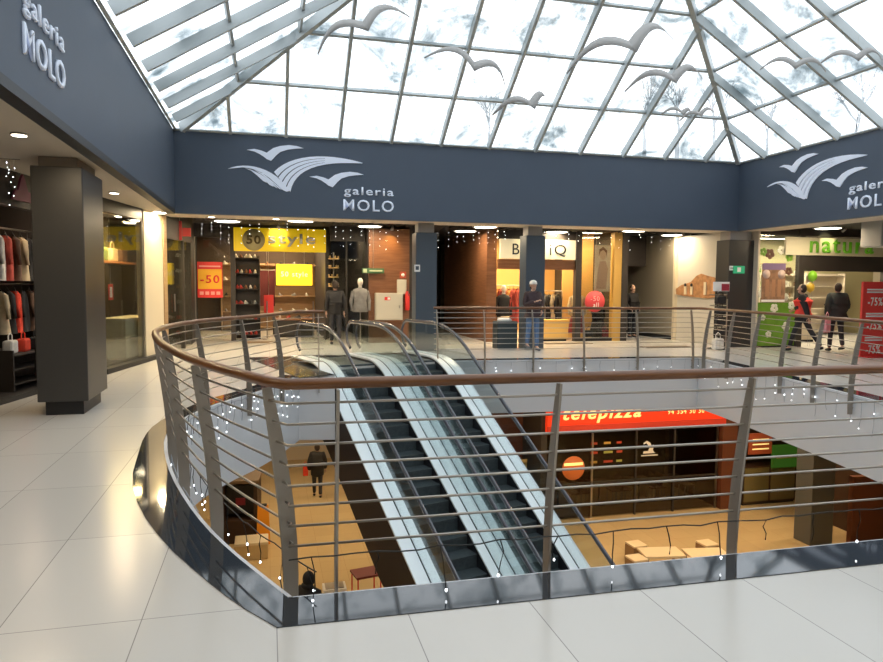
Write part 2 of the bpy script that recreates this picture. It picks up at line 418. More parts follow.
def along(path, dist):
    for i in range(len(path)-1):
        a = V(*path[i]); b = V(*path[i+1]); l = (b-a).length
        if dist <= l:
            d = (b-a).normalized(); q = a+d*dist; return (q.x, q.y), V(d.y, -d.x)
        dist -= l
    return None
posts = []
d = .12
while True:
    r = along(left_in, d)
    if not r: break
    posts.append(r); d += 1.15
posts.append(((.86,12.17), V(0, -1)))
for x in (.34, 1.54, 2.76, 3.99, 5.19, 6.1): posts.append(((x, 3.50-.0095*x), V(0, 1)))
for x in (3.46, 4.48, 5.56, 6.72, 7.98, 9.32): posts.append(((x, 13.965-.065*(x-3.8)), V(0, -1)))
d = .35
while True:
    r = along(right_in, d)
    if not r: break
    posts.append(r); d += .98
for p, n in posts:
    blade(p, n).build('post', M_post, rail_th)

# ------------------------------------------------------------------ fairy lights
BULB = bpy.data.meshes.new('bulb'); _m = MB().ell((0,0,0), .0065, .0065, .010, 6, 4)
BULB.from_pydata([tuple(v) for v in _m.v], [], _m.f); BULB.materials.append(M_bulb)
def bulb(p, parent, s=1):
    b = bpy.data.objects.new('bulb', BULB); C.objects.link(b); b.parent = parent; b.location = p; b.scale = (s,)*3
def garland(name, label, path, z, drop, step, wire, off, group, per=1, s=1, rnd=None, skip=0):
    rnd = rnd or random
    base = path[0]; t = thing(name, label, 'fairy lights', (base[0], base[1], z), 0, group)
    O = V(base[0], base[1], z); mb = MB(); pts = []; tot = 0; d = 0
    while True:
        r = along(path, d)
        if not r: break
        (x, y), n = r; pts.append(V(x+n.x*off, y+n.y*off, z+rnd.uniform(-.012,.008))-O); d += step/3
    if len(pts) > 1: mb.tube(pts, .004, 5)
    for p in pts[1::3]:
        ln = drop*rnd.uniform(.45, 1.0); q = p.copy(); seg = [q.copy()]
        kk = 3
        for j in range(kk): q = q+V(rnd.uniform(-.018,.018), rnd.uniform(-.018,.018), -ln/kk); seg.append(q.copy())
        mb.tube(seg, .0035, 4)
        for j in range(per):
            bulb(seg[-1-j*1] if j < kk else seg[0], t, s*rnd.uniform(.8,1.1)) if rnd.random() > skip else None
    mb.build('wire', wire, t)
    return t
rg = random.Random(3)
garland('fairy_light_garland', 'dark wired fairy lights hung on the lowest rod of the near railing', [FC,(1.6,3.485),(3.2,3.47),(4.6,3.455),(6.2,3.44)], .26, .26, .33, M_wire, .12, None, 1, .9, rg, .35)
garland('fairy_light_garland', 'dark wired fairy lights hung along the curved left railing', left_in, .10, .30, .30, M_wire, .16, None, 2, .95, rg, .2)
garland('icicle_lights', 'pale icicle lights hanging over the white slab edge on the right', right_in, -.03, .50, .30, M_wirew, .06, None, 3, 1.0, rg, .45)
garland('icicle_lights', 'pale icicle lights hanging over the white slab edge at the back', [(e2.x+.1,e2.y),(9.5,13.6)], -.03, .42, .34, M_wirew, .06, None, 2, 1.0, rg, .6)
garland('icicle_lights', 'pale icicle lights hanging over the curved white slab edge on the left', left_in[8:], -.03, .55, .22, M_wirew, .06, None, 3, 1.1, rg, .35)
def curtain(label, x0, x1, y, ztop, drop, n, rnd, per=3, s=.85):
    t = thing('curtain_lights', label, 'fairy lights', (x0, y, ztop)); mb = MB(); mb.tube([(0,0,-.01),(x1-x0,0,-.01)], .003, 4)
    for i in range(n):
        x = (x1-x0)*(i+.5)/n+rnd.uniform(-.05,.05); ln = drop*rnd.uniform(.3,1)
        mb.tube([(x,0,-.01),(x,0,-ln)], .0015, 3)
        for j in range(per): bulb(V(x, rnd.uniform(-.05,.05), -ln*(j+1)/per), t, s*rnd.uniform(.7,1.1))
    mb.build('wire', M_wire, t)
curtain('curtain of fairy lights under the ceiling left of the first blue pillar', -1.6, 3.2, 16.8, ZB, .62, 22, rg)
curtain('curtain of fairy lights under the ceiling between the two blue pillars', 4.1, 6.0, 16.8, ZB, .55, 9, rg)
curtain('curtain of fairy lights under the ceiling between blue pillar and corner pillar', 6.9, 11.5, 16.8, ZB, .50, 15, rg, 2)
curtain('curtain of fairy lights by the ceiling left of the large near pillar', -3.15, -2.86, 9.3, ZB, .62, 4, rg, 4, .8)

# ------------------------------------------------------------------ escalators
def prof(off):
    """deck profile in (h, z), offset perpendicular by off"""
    T = math.tan(math.radians(35)); pts = []
    zt, zb = .10, -5.2
    h1 = zt/T; h0 = zb/T
    base = []
    base.append((h0-1.6, zb)); base.append((h0-.55, zb))
    for i in range(1, 8):
        u = i/8; a = (h0-.55, zb); b = (h0, zb); c = (h0+.55, zb+.55*T)
        base.append(((1-u)**2*a[0]+2*u*(1-u)*b[0]+u*u*c[0], (1-u)**2*a[1]+2*u*(1-u)*b[1]+u*u*c[1]))
    base.append((h0+.55, zb+.55*T)); base.append((-2.5, -2.5*T)); base.append((h1-.5, zt-.5*T))
    for i in range(1, 10):
        u = i/10; a = (h1-.5, zt-.5*T); b = (h1, zt); c = (h1+.5, zt)
        base.append(((1-u)**2*a[0]+2*u*(1-u)*b[0]+u*u*c[0], (1-u)**2*a[1]+2*u*(1-u)*b[1]+u*u*c[1]))
    base.append((h1+.5, zt)); base.append((1.85, zt))
    out = []
    for i, p in enumerate(base):
        a = base[max(i-1,0)]; b = base[min(i+1,len(base)-1)]; d = V(b[0]-a[0], b[1]-a[1]).normalized(); n = V(-d.y, d.x)
        out.append((p[0]+n.x*off, p[1]+n.y*off))
    return out
def strip(mb, x0, x1, lo, hi):
    """ribbon between two profiles lo, hi extruded from x0 to x1"""
    k = len(lo); vs = []
    for x in (x0, x1):
        for p in lo: vs.append((x, p[0], p[1]))
        for p in hi: vs.append((x, p[0], p[1]))
    fs = []
    for i in range(k-1):
        fs += [(i, i+1, k+i+1, k+i)[::-1], (2*k+i, 2*k+i+1, 3*k+i+1, 3*k+i), (k+i, k+i+1, 3*k+i+1, 3*k+i)[::-1], (i, i+1, 2*k+i+1, 2*k+i)]
    fs += [(0, k, 3*k, 2*k)[::-1], (k-1, 2*k-1, 4*k-1, 3*k-1)]
    return mb.add(vs, fs)
def escalator(label, nc, outer_side):
    t = thing('escalator', label, 'escalator', tuple(esc(nc, 0)), EL, 'escalators')
    p0, pm = prof(0), prof(-.03); G = .575; SW = .40
    for s in (-1, 1):
        ow = .22 if s == outer_side else .115
        a, b = sorted((s*(G+.012), s*(G+ow))); strip(MB(), a, b, pm, p0).build('deck_outer', M_deck, t)
        a, b = sorted((s*(G-.012), s*(SW+.01))); strip(MB(), a, b, pm, p0).build('deck_inner', M_deck, t)
        strip(MB(), s*G-.012, s*G+.012, prof(-.035), prof(-.004)).build('glass_channel', M_black, t)
        strip(MB(), s*G-.006, s*G+.006, prof(-.003), prof(.66)).build('balustrade_glass', M_esglass, t)
        # skirt
        a, b = sorted((s*(SW+.012), s*(SW+.03))); strip(MB(), a, b, prof(-.42), prof(-.031)).build('skirt', M_skirt, t)
        # handrail with newel ends
        hp = prof(.69); h0, z0 = hp[0]; h1, z1 = hp[-1]
        r = .30
        top = [(h1+r*math.sin(u), z1-r+r*math.cos(u)) for u in [PI*i/10 for i in range(1, 10)]]
        bot = [(h0-r*math.sin(u), z0-r+r*math.cos(u)) for u in [PI*i/10 for i in range(9, 0, -1)]]
        path = [V(s*G, a, b) for a, b in bot+hp+top]
        MB().tube(path, .04, 10, sx=1, sy=.62, up=V(1,0,0)).build('handrail', M_rubber, t)
    # side cladding (truss)
    lo = [(p[0], p[1]-1.25) for p in p0]; lo = [(p[0], max(p[1], -5.3)) for p in lo]; hi = prof(-.031)
    k = [i for i, p in enumerate(p0) if p[0] < .35]
    lo2 = [lo[i] for i in k]; hi2 = [hi[i] for i in k]
    if outer_side < 0: strip(MB(), -(G+.22), -(G+.20), lo2, hi2).build('side_cladding', M_truss, t)
    else: strip(MB(), G+.20, G+.22, lo2, hi2).build('side_cladding', M_truss, t)
    lob = [(p[0], p[1]-.02) for p in lo2]
    strip(MB(), -(G+(.22 if outer_side < 0 else .115)), G+(.22 if outer_side > 0 else .115), lob, lo2).build('underside', M_truss, t)
    # steps
    T = math.tan(math.radians(35)); run = .2/T*1.0; rise = .2
    def stepmesh():
        mb = MB(); w = SW; mb.box(-w, w, 0, run+.02, -.03, 0)
        mb.box(-w, w, -.015, .0, -rise-.02, -.001)
        for i in range(20):
            x = -w+.02+i*(2*w-.04)/19; mb.box(x-.007, x+.007, .012, run, 0, .006)
        return mb
    proto = None
    n = int(5.1/rise)
    for i in range(-3, n+3):
        y = -.05-run*i; yf = y-run
        z = next((a[1]+(b[1]-a[1])*(yf-a[0])/(b[0]-a[0]) for a, b in zip(p0, p0[1:]) if a[0] <= yf <= b[0]), p0[0][1])-.09
        if proto is None: o = proto = stepmesh().build('step', M_step, t)
        else: o = proto.copy(); C.objects.link(o)
        o.location = (0, y-run, max(z, -5.29))
    MB().bbox(-SW, SW, .35, 1.8, -.03, .03, .008).build('landing_plate', M_step, t)
    return t
escalator('left escalator of the pair descending to the lower level', -.38, -1)
escalator('right escalator of the pair descending to the lower level', 1.0, 1)
# ------------------------------------------------------------------ pillars
def pillar(label, x0, x1, y0, y1, m, mcap, ztop=2.86, z0=0, plinth=.0, cap_in=.06, zc=ZB+.012):
    t = thing('pillar', label, 'pillar', ((x0+x1)/2, (y0+y1)/2, z0)); w, d = (x1-x0)/2, (y1-y0)/2
    MB().bbox(-w, w, -d, d, plinth, ztop-z0, .012).build('shaft', m, t)
    if plinth: MB().box(-w+.07, w-.07, -d+.07, d-.07, 0, plinth+.01).build('plinth', M_black, t)
    MB().bbox(-w+cap_in, w-cap_in, -d+cap_in, d-cap_in, ztop-z0-.005, zc-z0, .01).build('capital', mcap, t)
    return t
pillar('large dark square pillar near the left walkway', -2.68, -2.12, 9.03, 10.05, M_column, M_capbrown, 2.97, plinth=.17, cap_in=.07)
pillar('grey pillar tinted with a blue reflection behind the escalators', 3.46, 3.98, 16.15, 16.62, M_columnreflect, M_cap)
pillar('grey pillar tinted with a blue reflection behind the standing woman', 6.28, 6.79, 16.15, 16.62, M_columnreflect, M_cap)
pc = pillar('dark brown corner pillar carrying a green exit sign', 11.84, 12.62, 15.76, 16.3, M_column, M_cap)
# ------------------------------------------------------------------ logos
def logo(label, loc, rz):
    t = thing('wall_logo', label, 'logo', loc, rz, None)
    K = .00489; KZ = .00504
    def q(u, v): return ((u-38)*K, -(v-172)*KZ+(u-38)*.00024)
    M = Matrix.Rotation(PI/2, 4, 'X')
    def small(du, dv):
        left = [(118,92),(150,88),(180,95),(203,104),(232,84),(262,75),(300,71),(335,75),(364,84),(330,86),(295,90),(262,100),(243,116),(232,128),(222,138),(203,131),(192,122),(172,109),(150,99)]
        return [q(a+du, b+dv) for a, b in left]
    MB().prism(small(0,0), 0, .02, M).build('small_gull', M_logo, t)
    MB().prism(small(272,115), 0, .02, M).build('small_gull', M_logo, t)
    # large gull: right wing of fanning bands, left wing of fanning bands
    def bez(p, n=12):
        out = []
        for i in range(n+1):
            u = i/n; a = (1-u)**3; b = 3*u*(1-u)**2; c = 3*u*u*(1-u); d = u**3
            out.append((a*p[0][0]+b*p[1][0]+c*p[2][0]+d*p[3][0], a*p[0][1]+b*p[1][1]+c*p[2][1]+d*p[3][1]))
        return out
    outer = bez([(234,186),(300,115),(450,98),(630,146)]); inner = bez([(305,272),(322,180),(420,135),(630,150)])
    def lerp(f): return [((1-f)*a[0]+f*b[0], (1-f)*a[1]+f*b[1]) for a, b in zip(outer, inner)]
    mb = MB()
    for f0, f1 in ((0,.22),(.27,.47),(.52,.72),(.77,1.0)):
        A, B = lerp(f0), lerp(f1)
        # bands grow together towards the wing tip
        mb.prism([q(*p) for p in A+B[::-1][1:]], 0, .02, M)
    solid_a, solid_b = lerp(0)[7:], lerp(1)[7:]
    mb.prism([q(*p) for p in lerp(0)[8:]+lerp(.999)[8:][::-1][1:]], .001, .021, M)
    mb.build('right_wing', M_logo, t)
    mb = MB()
    top = bez([(38,172),(110,140),(240,165),(300,268)]); low = bez([(40,174),(120,165),(170,205),(190,226)])
    mb.prism([q(*p) for p in top+[(288,271),(272,264),(215,212),(180,188),(140,172),(100,166)]], 0, .02, M)
    mb.prism([q(*p) for p in [(110,170),(140,178),(180,198),(214,222),(250,256),(243,254),(228,243),(232,250),(212,240),(196,222),(203,232),(186,224),(160,200),(135,180)]], 0, .02, M)
    mb.prism([q(*p) for p in [(150,178),(185,192),(222,222),(268,262),(258,259),(222,229),(186,200)]], 0, .02, M)
    mb.build('left_wing', M_logo, t)
    a = q(545, 290); text('galeria', 'lettering', M_logo, t, (a[0], -.001, a[1]-.03), (RX,0,0), width=1.13, height=.235, ext=.02, bold=.012)
    a = q(542, 360); text('MOLO', 'lettering', M_logo, t, (a[0], -.001, a[1]+.02), (RX,0,0), width=1.15, height=.255, ext=.02, bold=.009)
    return t
logo('white gull logo reading galeria MOLO on the far fascia', (-.80, FB-.001, 4.062), 0)
logo('white gull logo reading galeria MOLO on the right fascia', (FR-.001, 14.55, 4.07), -PI/2)
logo('white galeria MOLO lettering on the left fascia by the near pillar', (FL+.001, 3.82, 4.25), PI/2)
# letter spacing: thin spacer handled by width

# ------------------------------------------------------------------ hanging gulls
def gull(label, loc, span, rz, tilt, bend=.25, pitch=0):
    t = thing('gull_mobile', label, 'gull mobile', loc, rz, 'paper gulls hanging under the glass roof')
    mb = MB(); n = 9
    for s in (-1, 1):
        vs = []
        for i in range(n+1):
            u = i/n
            x = s*span*.5*u
            z = span*(.17*math.sin(min(1, u*1.02)*PI*.72+.25)-.045-.115*u*u)
            ch = span*(.135*(1-u)**.9+.012*(1-u))+.003
            y = span*bend*u*u
            vs += [(x, y+ch*.3, z+.02), (x, y-ch*.2, z-ch*.75)]
        k = len(vs); vs2 = [(a, b+.004, c) for a, b, c in vs]; fs = []
        for i in range(n): fs += [(2*i, 2*i+2, 2*i+3, 2*i+1), (k+2*i, k+2*i+1, k+2*i+3, k+2*i+2), (2*i, k+2*i, k+2*i+2, 2*i+2), (2*i+1, 2*i+3, k+2*i+3, k+2*i+1)]
        mb.add(vs+vs2, fs, True, Matrix.Rotation(tilt, 4, 'Y') @ Matrix.Rotation(pitch, 4, 'X'))
    mb.build('wings', M_paper, t)
    zr = min(ZT+MB_*(FB-loc[1]), ZT+MS*(loc[0]-FL), ZT+MS*(FR-loc[0]))-.05
    MB().tube([(0,0,span*.02), (0,0,zr-loc[2])], .0015, 4).build('thread', M_steel, t)
    return t
G = [((1.22,9,4.98),1.35,-.1,-.42,'largest paper gull hanging near the left end of the glass roof'),
     ((2.73,9,4.60),1.25,.1,.22,'paper gull hanging above the middle of the far fascia'),
     ((3.62,9.2,4.20),1.05,.3,-.30,'small tilted paper gull hanging low above the far fascia'),
     ((5.03,9,5.10),1.75,-.1,-.34,'wide paper gull hanging left of the right hip beam'),
     ((5.72,9,4.68),1.25,-.1,-.20,'paper gull hanging just below the widest one'),
     ((6.55,10,4.45),.62,.1,-.05,'tiny paper gull left of the right hip beam'),
     ((7.15,10.4,4.56),.62,-.2,-.25,'tiny paper gull touching the view of the right hip beam'),
     ((7.12,8.2,4.72),.85,-.55,.12,'paper gull hanging over the right glazing'),
     ((7.85,7.9,4.80),.85,-.35,-.05,'paper gull at the right edge over the right glazing')]
for loc, sp, rz, ti, lb in G: gull(lb, loc, sp, rz, ti)

# ------------------------------------------------------------------ lamps
LAMPF, SHOPF = 1.7, 4.5
def round_lamp(x, y, z, r, label, grp, energy=0, m=None, col=(1,.78,.50)):
    t = thing('ceiling_light', label, 'ceiling light', (x, y, z), 0, grp)
    MB().lathe([(r*.98,-.008),(r,-.02),(r*1.12,-.02),(r*1.14,0)], 24).build('ring', M_cap if r > .2 else M_steel, t)
    MB().lathe([(r*.97,-.006),(r*.97,-.024)], 24).build('diffuser', m or M_lamp, t)
    if energy:
        l = bpy.data.lights.new('lamp_glow', 'AREA'); l.shape = 'DISK'; l.size = r*1.8; l.energy = energy; l.color = col
        l.energy *= LAMPF; o = bpy.data.objects.new('lamp_glow', l); C.objects.link(o); o.parent = t; o.location = (0,0,-.04)
    return t
lampspots = [(-.94,17.6,'above the left end of the yellow shop sign'), (.78,16.95,'above the right end of the yellow shop sign'), (2.6,17.9,'above the brown wood wall'),
    (5.5,17.1,'over the dark passage left of the standing woman'), (7.9,18.0,'right of the second blue pillar'), (5.4,18.6,'deep over the dark passage'),
    (9.7,16.95,'before the round red sale sign'), (11.5,17.9,'before the wooden wall picture'), (13.75,14.5,'in front of the green lettered shop sign')]
for x, y, lb in lampspots: round_lamp(x, y, ZB+.045, .30, 'round white ceiling light '+lb, 'round ceiling lights of the corridor', 26)
for x, y, lb in ((-2.4,7.8,'before the large near pillar'), (-2.44,12.4,'behind the large near pillar'), (-2.2,15.3,'by the far left corner'), (-1.2,16.2,'at the corner by the red sign'),(.2,16.2,'above the yellow shop sign'),(-2.4,3.6,'above the near left walkway'),(-2.4,-1.8,'behind the viewer on the left')):
    round_lamp(x, y, ZB+.012, .07, 'small recessed downlight '+lb, 'recessed downlights in the beige ceiling', 14)
for x, y, lb in ((1.5,-3.2,'over the front hall left'),(5,-3.2,'over the front hall middle'),(9,-3.2,'over the front hall right')):
    round_lamp(x, y, ZB+.012, .30, 'round ceiling light '+lb, 'ceiling lights of the front hall', 20)

# ------------------------------------------------------------------ generic shop goods
def area(name, parent, loc, size, energy, col, rot=(0,0,0)):
    l = bpy.data.lights.new(name, 'AREA'); l.shape = 'RECTANGLE'; l.size, l.size_y = size; l.energy = energy; l.color = col
    o = bpy.data.objects.new(name, l); C.objects.link(o); o.parent = parent; o.location = loc; o.rotation_euler = rot; return o
def shop_fill_light(label, x, y, z, sx, sy, energy, col=(1,.8,.5), es=None, grp='fill lights added inside the shops'):  # unseen lamps added to brighten the shop interiors
    z = 3.218 if (y > 16.75 or x > 13.1) else 3.09
    t = thing('shop_fill_light', label, 'ceiling light', (x, y, z), 0, grp)
    MB().bbox(-sx/2, sx/2, -sy/2, sy/2, -.04, 0, .005).build('housing', M_cap, t)
    MB().box(-sx/2+.02, sx/2-.02, -sy/2+.02, sy/2-.02, -.045, -.039).build('diffuser', M_lamp, t)
    area('lamp_glow', t, (0,0,-.06), (sx, sy), energy*SHOPF, col)
def spot(label, loc, target, energy, col, blend=.6, ang=60):
    t = thing('spotlight', label, 'spotlight', loc, 0, 'spotlights in front of the shop signs')
    d = Vector(target)-Vector(loc); d.normalize()
    q = d.to_track_quat('-Z', 'Y').to_matrix().to_4x4()
    MB().lathe([(.035,.10),(.04,.0),(.045,-.02)], 12, M=q).build('housing', M_steel, t)
    MB().tube([(0,0,0),(0,0,.1)], .008, 5).build('bracket', M_steel, t)
    MB().lathe([(.034,-.015),(.034,-.022)], 12, M=q).build('lens', M_lampw, t)
    l = bpy.data.lights.new('spot_glow', 'SPOT'); l.energy = energy; l.color = col; l.spot_size = math.radians(ang); l.spot_blend = blend; l.shadow_soft_size = .03
    o = bpy.data.objects.new('spot_glow', l); C.objects.link(o); o.parent = t; o.location = d*.04; o.rotation_euler = q.to_euler()
def cm(name, c, r=.75): return mat(name, c, r, var=.18, vscale=9)
def garment(label, loc, rz, h, w, m, cat='garment', grp=None, kind='coat'):
    t = thing(kind, label, cat, loc, rz, grp)   # hangs from loc
    MB().tube([(0,0,.10),(.02,0,.13),(.0,0,.15),(-.02,0,.12)], .004, 5).tube([(-w*.42,0,-.02),(0,0,.10),(w*.42,0,-.02)], .006, 5).build('hanger', M_wire, t)
    mb = MB(); prof_ = [(.10,.06,0.06),(.46,.09,-.02),(.5,.11,-.12),(.44,.12,-.35),(.46,.13,-.6),(.55,.14,-1.0)]
    n = 14; vs = []; fs = []
    for a, b, z in prof_:
        for j in range(n):
            u = 2*PI*j/n; wob = 1+.10*math.sin(5*u+z*4)
            vs.append((w*a*math.cos(u)*wob, w*b*2.0*math.sin(u)*wob, z*h))
    for i in range(len(prof_)-1):
        for j in range(n): fs.append((i*n+j, i*n+(j+1) % n, (i+1)*n+(j+1) % n, (i+1)*n+j))
    fs.append(tuple(range(n))); fs.append(tuple(range(len(prof_)*n-1, (len(prof_)-1)*n-1, -1)))
    mb.add(vs, fs, True).build('body', m, t)
    if kind != 'scarf':
        for s in (-1, 1):
            MB().tube([(s*w*.40,0,-.04*h),(s*w*.55,.01,-.3*h),(s*w*.56,-.01,-.62*h)], [w*.13, w*.12, w*.09], 8).build('sleeve', m, t)
    return t
def bag(label, loc, rz, w, h, d, m, grp=None):
    t = thing('handbag', label, 'bag', loc, rz, grp)
    mb = MB(); mb.bbox(-w/2, w/2, -d/2, d/2, 0, h, min(w,h,d)*.22); mb.build('body', m, t)
    MB().tube([(-w*.3,0,h*.96),(-w*.28,0,h*1.35),(0,0,h*1.55),(w*.28,0,h*1.35),(w*.3,0,h*.96)], .010, 6).build('strap', m, t)
    return t
def shoe_mesh():
    mb = MB(); vs = []; fs = []; n = 10
    st = [(-.13,.03,.07),(-.11,.036,.10),(-.05,.036,.085),(.02,.036,.06),(.08,.042,.045),(.12,.036,.035),(.14,.02,.02)]
    for y, w, h in st:
        for j in range(n):
            u = PI*j/(n-1); vs.append((w*math.cos(u), y, .012+h*math.sin(u)))
    for i in range(len(st)-1):
        for j in range(n-1): fs.append((i*n+j, i*n+j+1, (i+1)*n+j+1, (i+1)*n+j))
        fs.append((i*n, (i+1)*n, (i+1)*n+n-1, i*n+n-1))
    fs.append(tuple(range(n))[::-1]); fs.append(tuple(range((len(st)-1)*n, len(st)*n)))
    mb.add(vs, fs, True); mb.prism([(-.034,-.13),(.034,-.13),(.042,.06),(.03,.13),(0,.15),(-.03,.13),(-.042,.06)], 0, .014)
    return mb
_sh = {}
def shoe(label, loc, rz, m, grp):
    if m.name not in _sh:
        o = shoe_mesh().build('shoe', m); _sh[m.name] = o
    else: o = _sh[m.name].copy(); C.objects.link(o)
    o.location = loc; o.rotation_euler = (0,0,rz); return tag(o, label, 'shoe', grp)
def shelf_rack(label, loc, rz, w, h, d, n, m, back=True):
    t = thing('shelf_rack', label, 'shelf', loc, rz)
    for s in (-1, 1): MB().bbox(s*w/2-.015, s*w/2+.015, 0, d, 0, h, .004).build('side_panel', m, t)
    for i in range(n): 
        z = .12+(h-.2)*i/(n-1); MB().bbox(-w/2+.016, w/2-.016, .0, d, z-.012, z+.012, .004).build('shelf', m, t)
    if back: MB().box(-w/2+.016, w/2-.016, d+.001, d+.02, 0.01, h-.01).build('back_panel', m, t)
    return t
def counter(label, loc, rz, w, h, d, m, mtop):
    t = thing('display_counter', label, 'counter', loc, rz)
    MB().bbox(-w/2, w/2, -d/2, d/2, .06, h-.04, .008).build('body', m, t)
    MB().box(-w/2+.04, w/2-.04, -d/2+.04, d/2-.04, 0, .07).build('plinth', M_black, t)
    MB().bbox(-w/2-.02, w/2+.02, -d/2-.02, d/2+.02, h-.045, h, .008).build('top', mtop, t)
    return t
exec_people = True

# ------------------------------------------------------------------ shop walls (upper level)
def wall(name, x0, x1, y0, y1, z0, z1, m, label=None):
    return struct(MB().box(x0, x1, y0, y1, z0, z1), name, m, label)
H = ZB+.14
# left facade frame: local X runs away from the camera along the facade, local Y points into the shop
LA = PI/2-math.atan(.19); FO = V(-2.77-.19*11.17, 2.0, 0)
LFM = Matrix.Translation(FO) @ Matrix.Rotation(LA, 4, 'Z')
def LF(y, off=0, z=0):
    u = (y-2.0)/math.cos(math.atan(.19)); return LFM @ V(u, off, z)
def LU(y): return (y-2.0)/math.cos(math.atan(.19))
def lwall(name, ya, yb, o0, o1, z0, z1, m, label=None):
    mb = MB().box(LU(ya), LU(yb), o0, o1, z0, z1); o = mb.build(name, m); o.matrix_world = LFM; o['kind'] = 'structure'
    if label: o['label'] = label
    return o
lwall('wall_shop_left', -8, 12.95, .02, .14, 2.62, H, M_darkwall, 'dark header above the open clothes shop')
lwall('wall_divider', 12.92, 13.05, .02, 5.3, 0, H, M_darkwall)
lwall('wall_header', 13.05, 15.0, .02, .12, 2.86, H, M_black)
lwall('baseboard_left', 12.95, 15.6, -.10, .10, 0.001, .09, M_black)
lwall('trim_8', 3, 12.9, .0, .12, 0.001, .07, M_black)
lwall('wall_white_panel', 15.02, 16.08, .0, .16, 0.002, H, M_cream, 'cream wall panel at the far left corner')
lwall('trim_9', 16.10, 16.30, -.02, .12, 0.002, H, M_woodframe, 'wooden door frame in the far left corner')
lwall('wall_back_left', -8, 19.9, 5.2, 5.35, 0.0, H, mat('shop_wall_lit_tint', (.62, .44, .20), .7), 'yellow lit back wall of the left shops')  # warm beige wall; its yellow lamplight is put into the base colour
lwall('wall_left_partition', 17.3, 17.4, 1.32, 5.2, 0, H, mat('shop_wall_lit_tint', (.62, .44, .20), .7), 'yellow lit partition in the left shop')  # yellow light painted into the partition's colour
lwall('floor_left_shop', -8, 12.9, .15, 5.2, 0.001, .02, M_darkwall)
lwall('wall_side_shop', -8, -7.9, .15, 5.2, 0, H, M_darkwall)
w = MB().box(LU(13.07), LU(15.0), .03, .045, .1, 2.85).build('window_5', M_glass); w.matrix_world = LFM; w['kind'] = 'structure'; w['label'] = 'shop window behind the large pillar'
for ya in (13.06, 14.95):
    m = MB().box(LU(ya), LU(ya+.05), .015, .06, .1, 2.86).build('window_frame', M_steel, w)
# door beyond the corner
d = MB().box(LU(16.35), LU(18.2), .03, .06, .05, 2.6).build('door_1', M_glass); d.matrix_world = LFM; d['kind'] = 'structure'; d['label'] = 'dark glass door in the far left corner'
MB().tube([(LU(16.7), -.04, .95), (LU(16.7), -.04, 1.35)], .015, 8).build('door_handle', M_steel, d)
MB().box(LU(17.5), LU(17.56), .0, .09, .02, 2.6).build('door_frame', M_darkwall, d)
lwall('wall_header_2', 16.3, 18.25, .02, .2, 2.6, H, M_darkwall)
lwall('wall_dark_2', 16.2, 18.4, 1.2, 1.3, 0, H, M_darkwall)
t = thing('red_sign', 'red sign hanging above the dark door in the far left corner', 'sign', (-2.0, 17.3, 2.66))
MB().bbox(-.05, .05, -.03, .03, -.05, .40, .01).build('panel', mat('dim_red', (.40,.02,.02), .6), t); MB().bbox(.06, .25, -.03, .0, .04, .24, .005).build('side_panel', mat('dim_red', (.40,.02,.02), .6), t)
MB().tube([(0,0,.4),(0,0,.47)], .01, 6).build('bracket', M_steel, t)

# style shop
YS = 19.8
wall('wall_style_left', -2.7, -1.93, 18.9, YS+.1, 0, H, M_darkwall)
wall('wall_style_header', -1.95, 1.62, YS, YS+.12, 2.86, H, M_darkwall)
wall('wall_style_pier', -.99, -.86, YS-.02, YS+.12, 0, 2.86, M_darkwall)
wall('wall_style_back', -3.2, 2.7, 24.5, 24.6, 0, H, mat('shop_brown_wall', (.10, .07, .05), .7), 'brown back wall of the style shop')
wall('wall_style_sideleft', -2.4, -2.3, YS+.1, 24.5, 0, H, M_darkwall); wall('wall_style_sideright', 1.60, 1.70, YS-.0, 24.5, 0, H, M_darkwall)
w = MB().box(-1.92, -1.0, YS+.03, YS+.045, .05, 2.85).build('window_6', M_glass); w['kind'] = 'structure'; w['label'] = 'shop window carrying the discount poster'
MB().box(-1.93, -1.90, YS+.0, YS+.06, 0.02, 2.86).build('window_frame', M_steel, w)
t = thing('shop_sign', 'yellow shop sign reading 50 style above the entrance', 'sign', (.36, YS-.14, 2.80))
MB().bbox(-1.25, 1.25, 0, .13, -.31, .33, .012).build('panel', M_yellow, t)
MB().lathe([(.30,0),(.30,.05)], 28, M=Matrix.Translation((-.72,.005,.0)) @ Matrix.Rotation(PI/2,4,'X')).build('disc', M_signgrey, t)
text('50', 'lettering', mat('sign_dark', (.10,.07,.02), .5), t, (-.72,-.047,.0), (RX,0,0), width=.38, height=.24, ext=.015, bold=.03, align='CENTER')
text('style', 'lettering', M_silver, t, (-.33,-.005,-.17), (RX,0,0), width=1.28, height=.36, ext=.05, bold=.02)
spot('small spotlight above the yellow shop sign', (.30, YS-.75, 3.12), (.30, YS-.1, 2.9), 30, (1,.85,.4))
t = thing('screen', 'glowing yellow screen inside the style shop', 'screen', (.80, 21.5, 1.87))
MB().bbox(-.56, .56, .005, .05, -.34, .34, .01).build('housing', M_black, t); MB().box(-.54, .54, 0, .004, -.32, .32).build('display', M_screen, t)
text('50 style', 'lettering', M_signwhite, t, (0,-.001,0), (RX,0,0), width=.8, ext=.004, align='CENTER')
MB().tube([(-.3,.03,.34),(-.3,.03,1.3)], .008, 5).tube([(.3,.03,.34),(.3,.03,1.3)], .008, 5).build('hanging_rod', M_steel, t)
t = thing('sale_poster', 'red and yellow poster reading -50% in the style shop window', 'poster', (-1.53, YS+.0, 1.68))
MB().bbox(-.33, .33, 0, .012, -.48, .50, .004).build('sheet', M_red, t); MB().box(-.31, .31, -.006, -.001, -.24, .30).build('centre_panel', mat('poster_orange', (.85,.42,.02), .6), t)
text('-50', 'lettering', M_red, t, (0,-.012,.03), (RX,0,0), width=.50, height=.22, ext=.004, bold=.02, align='CENTER')
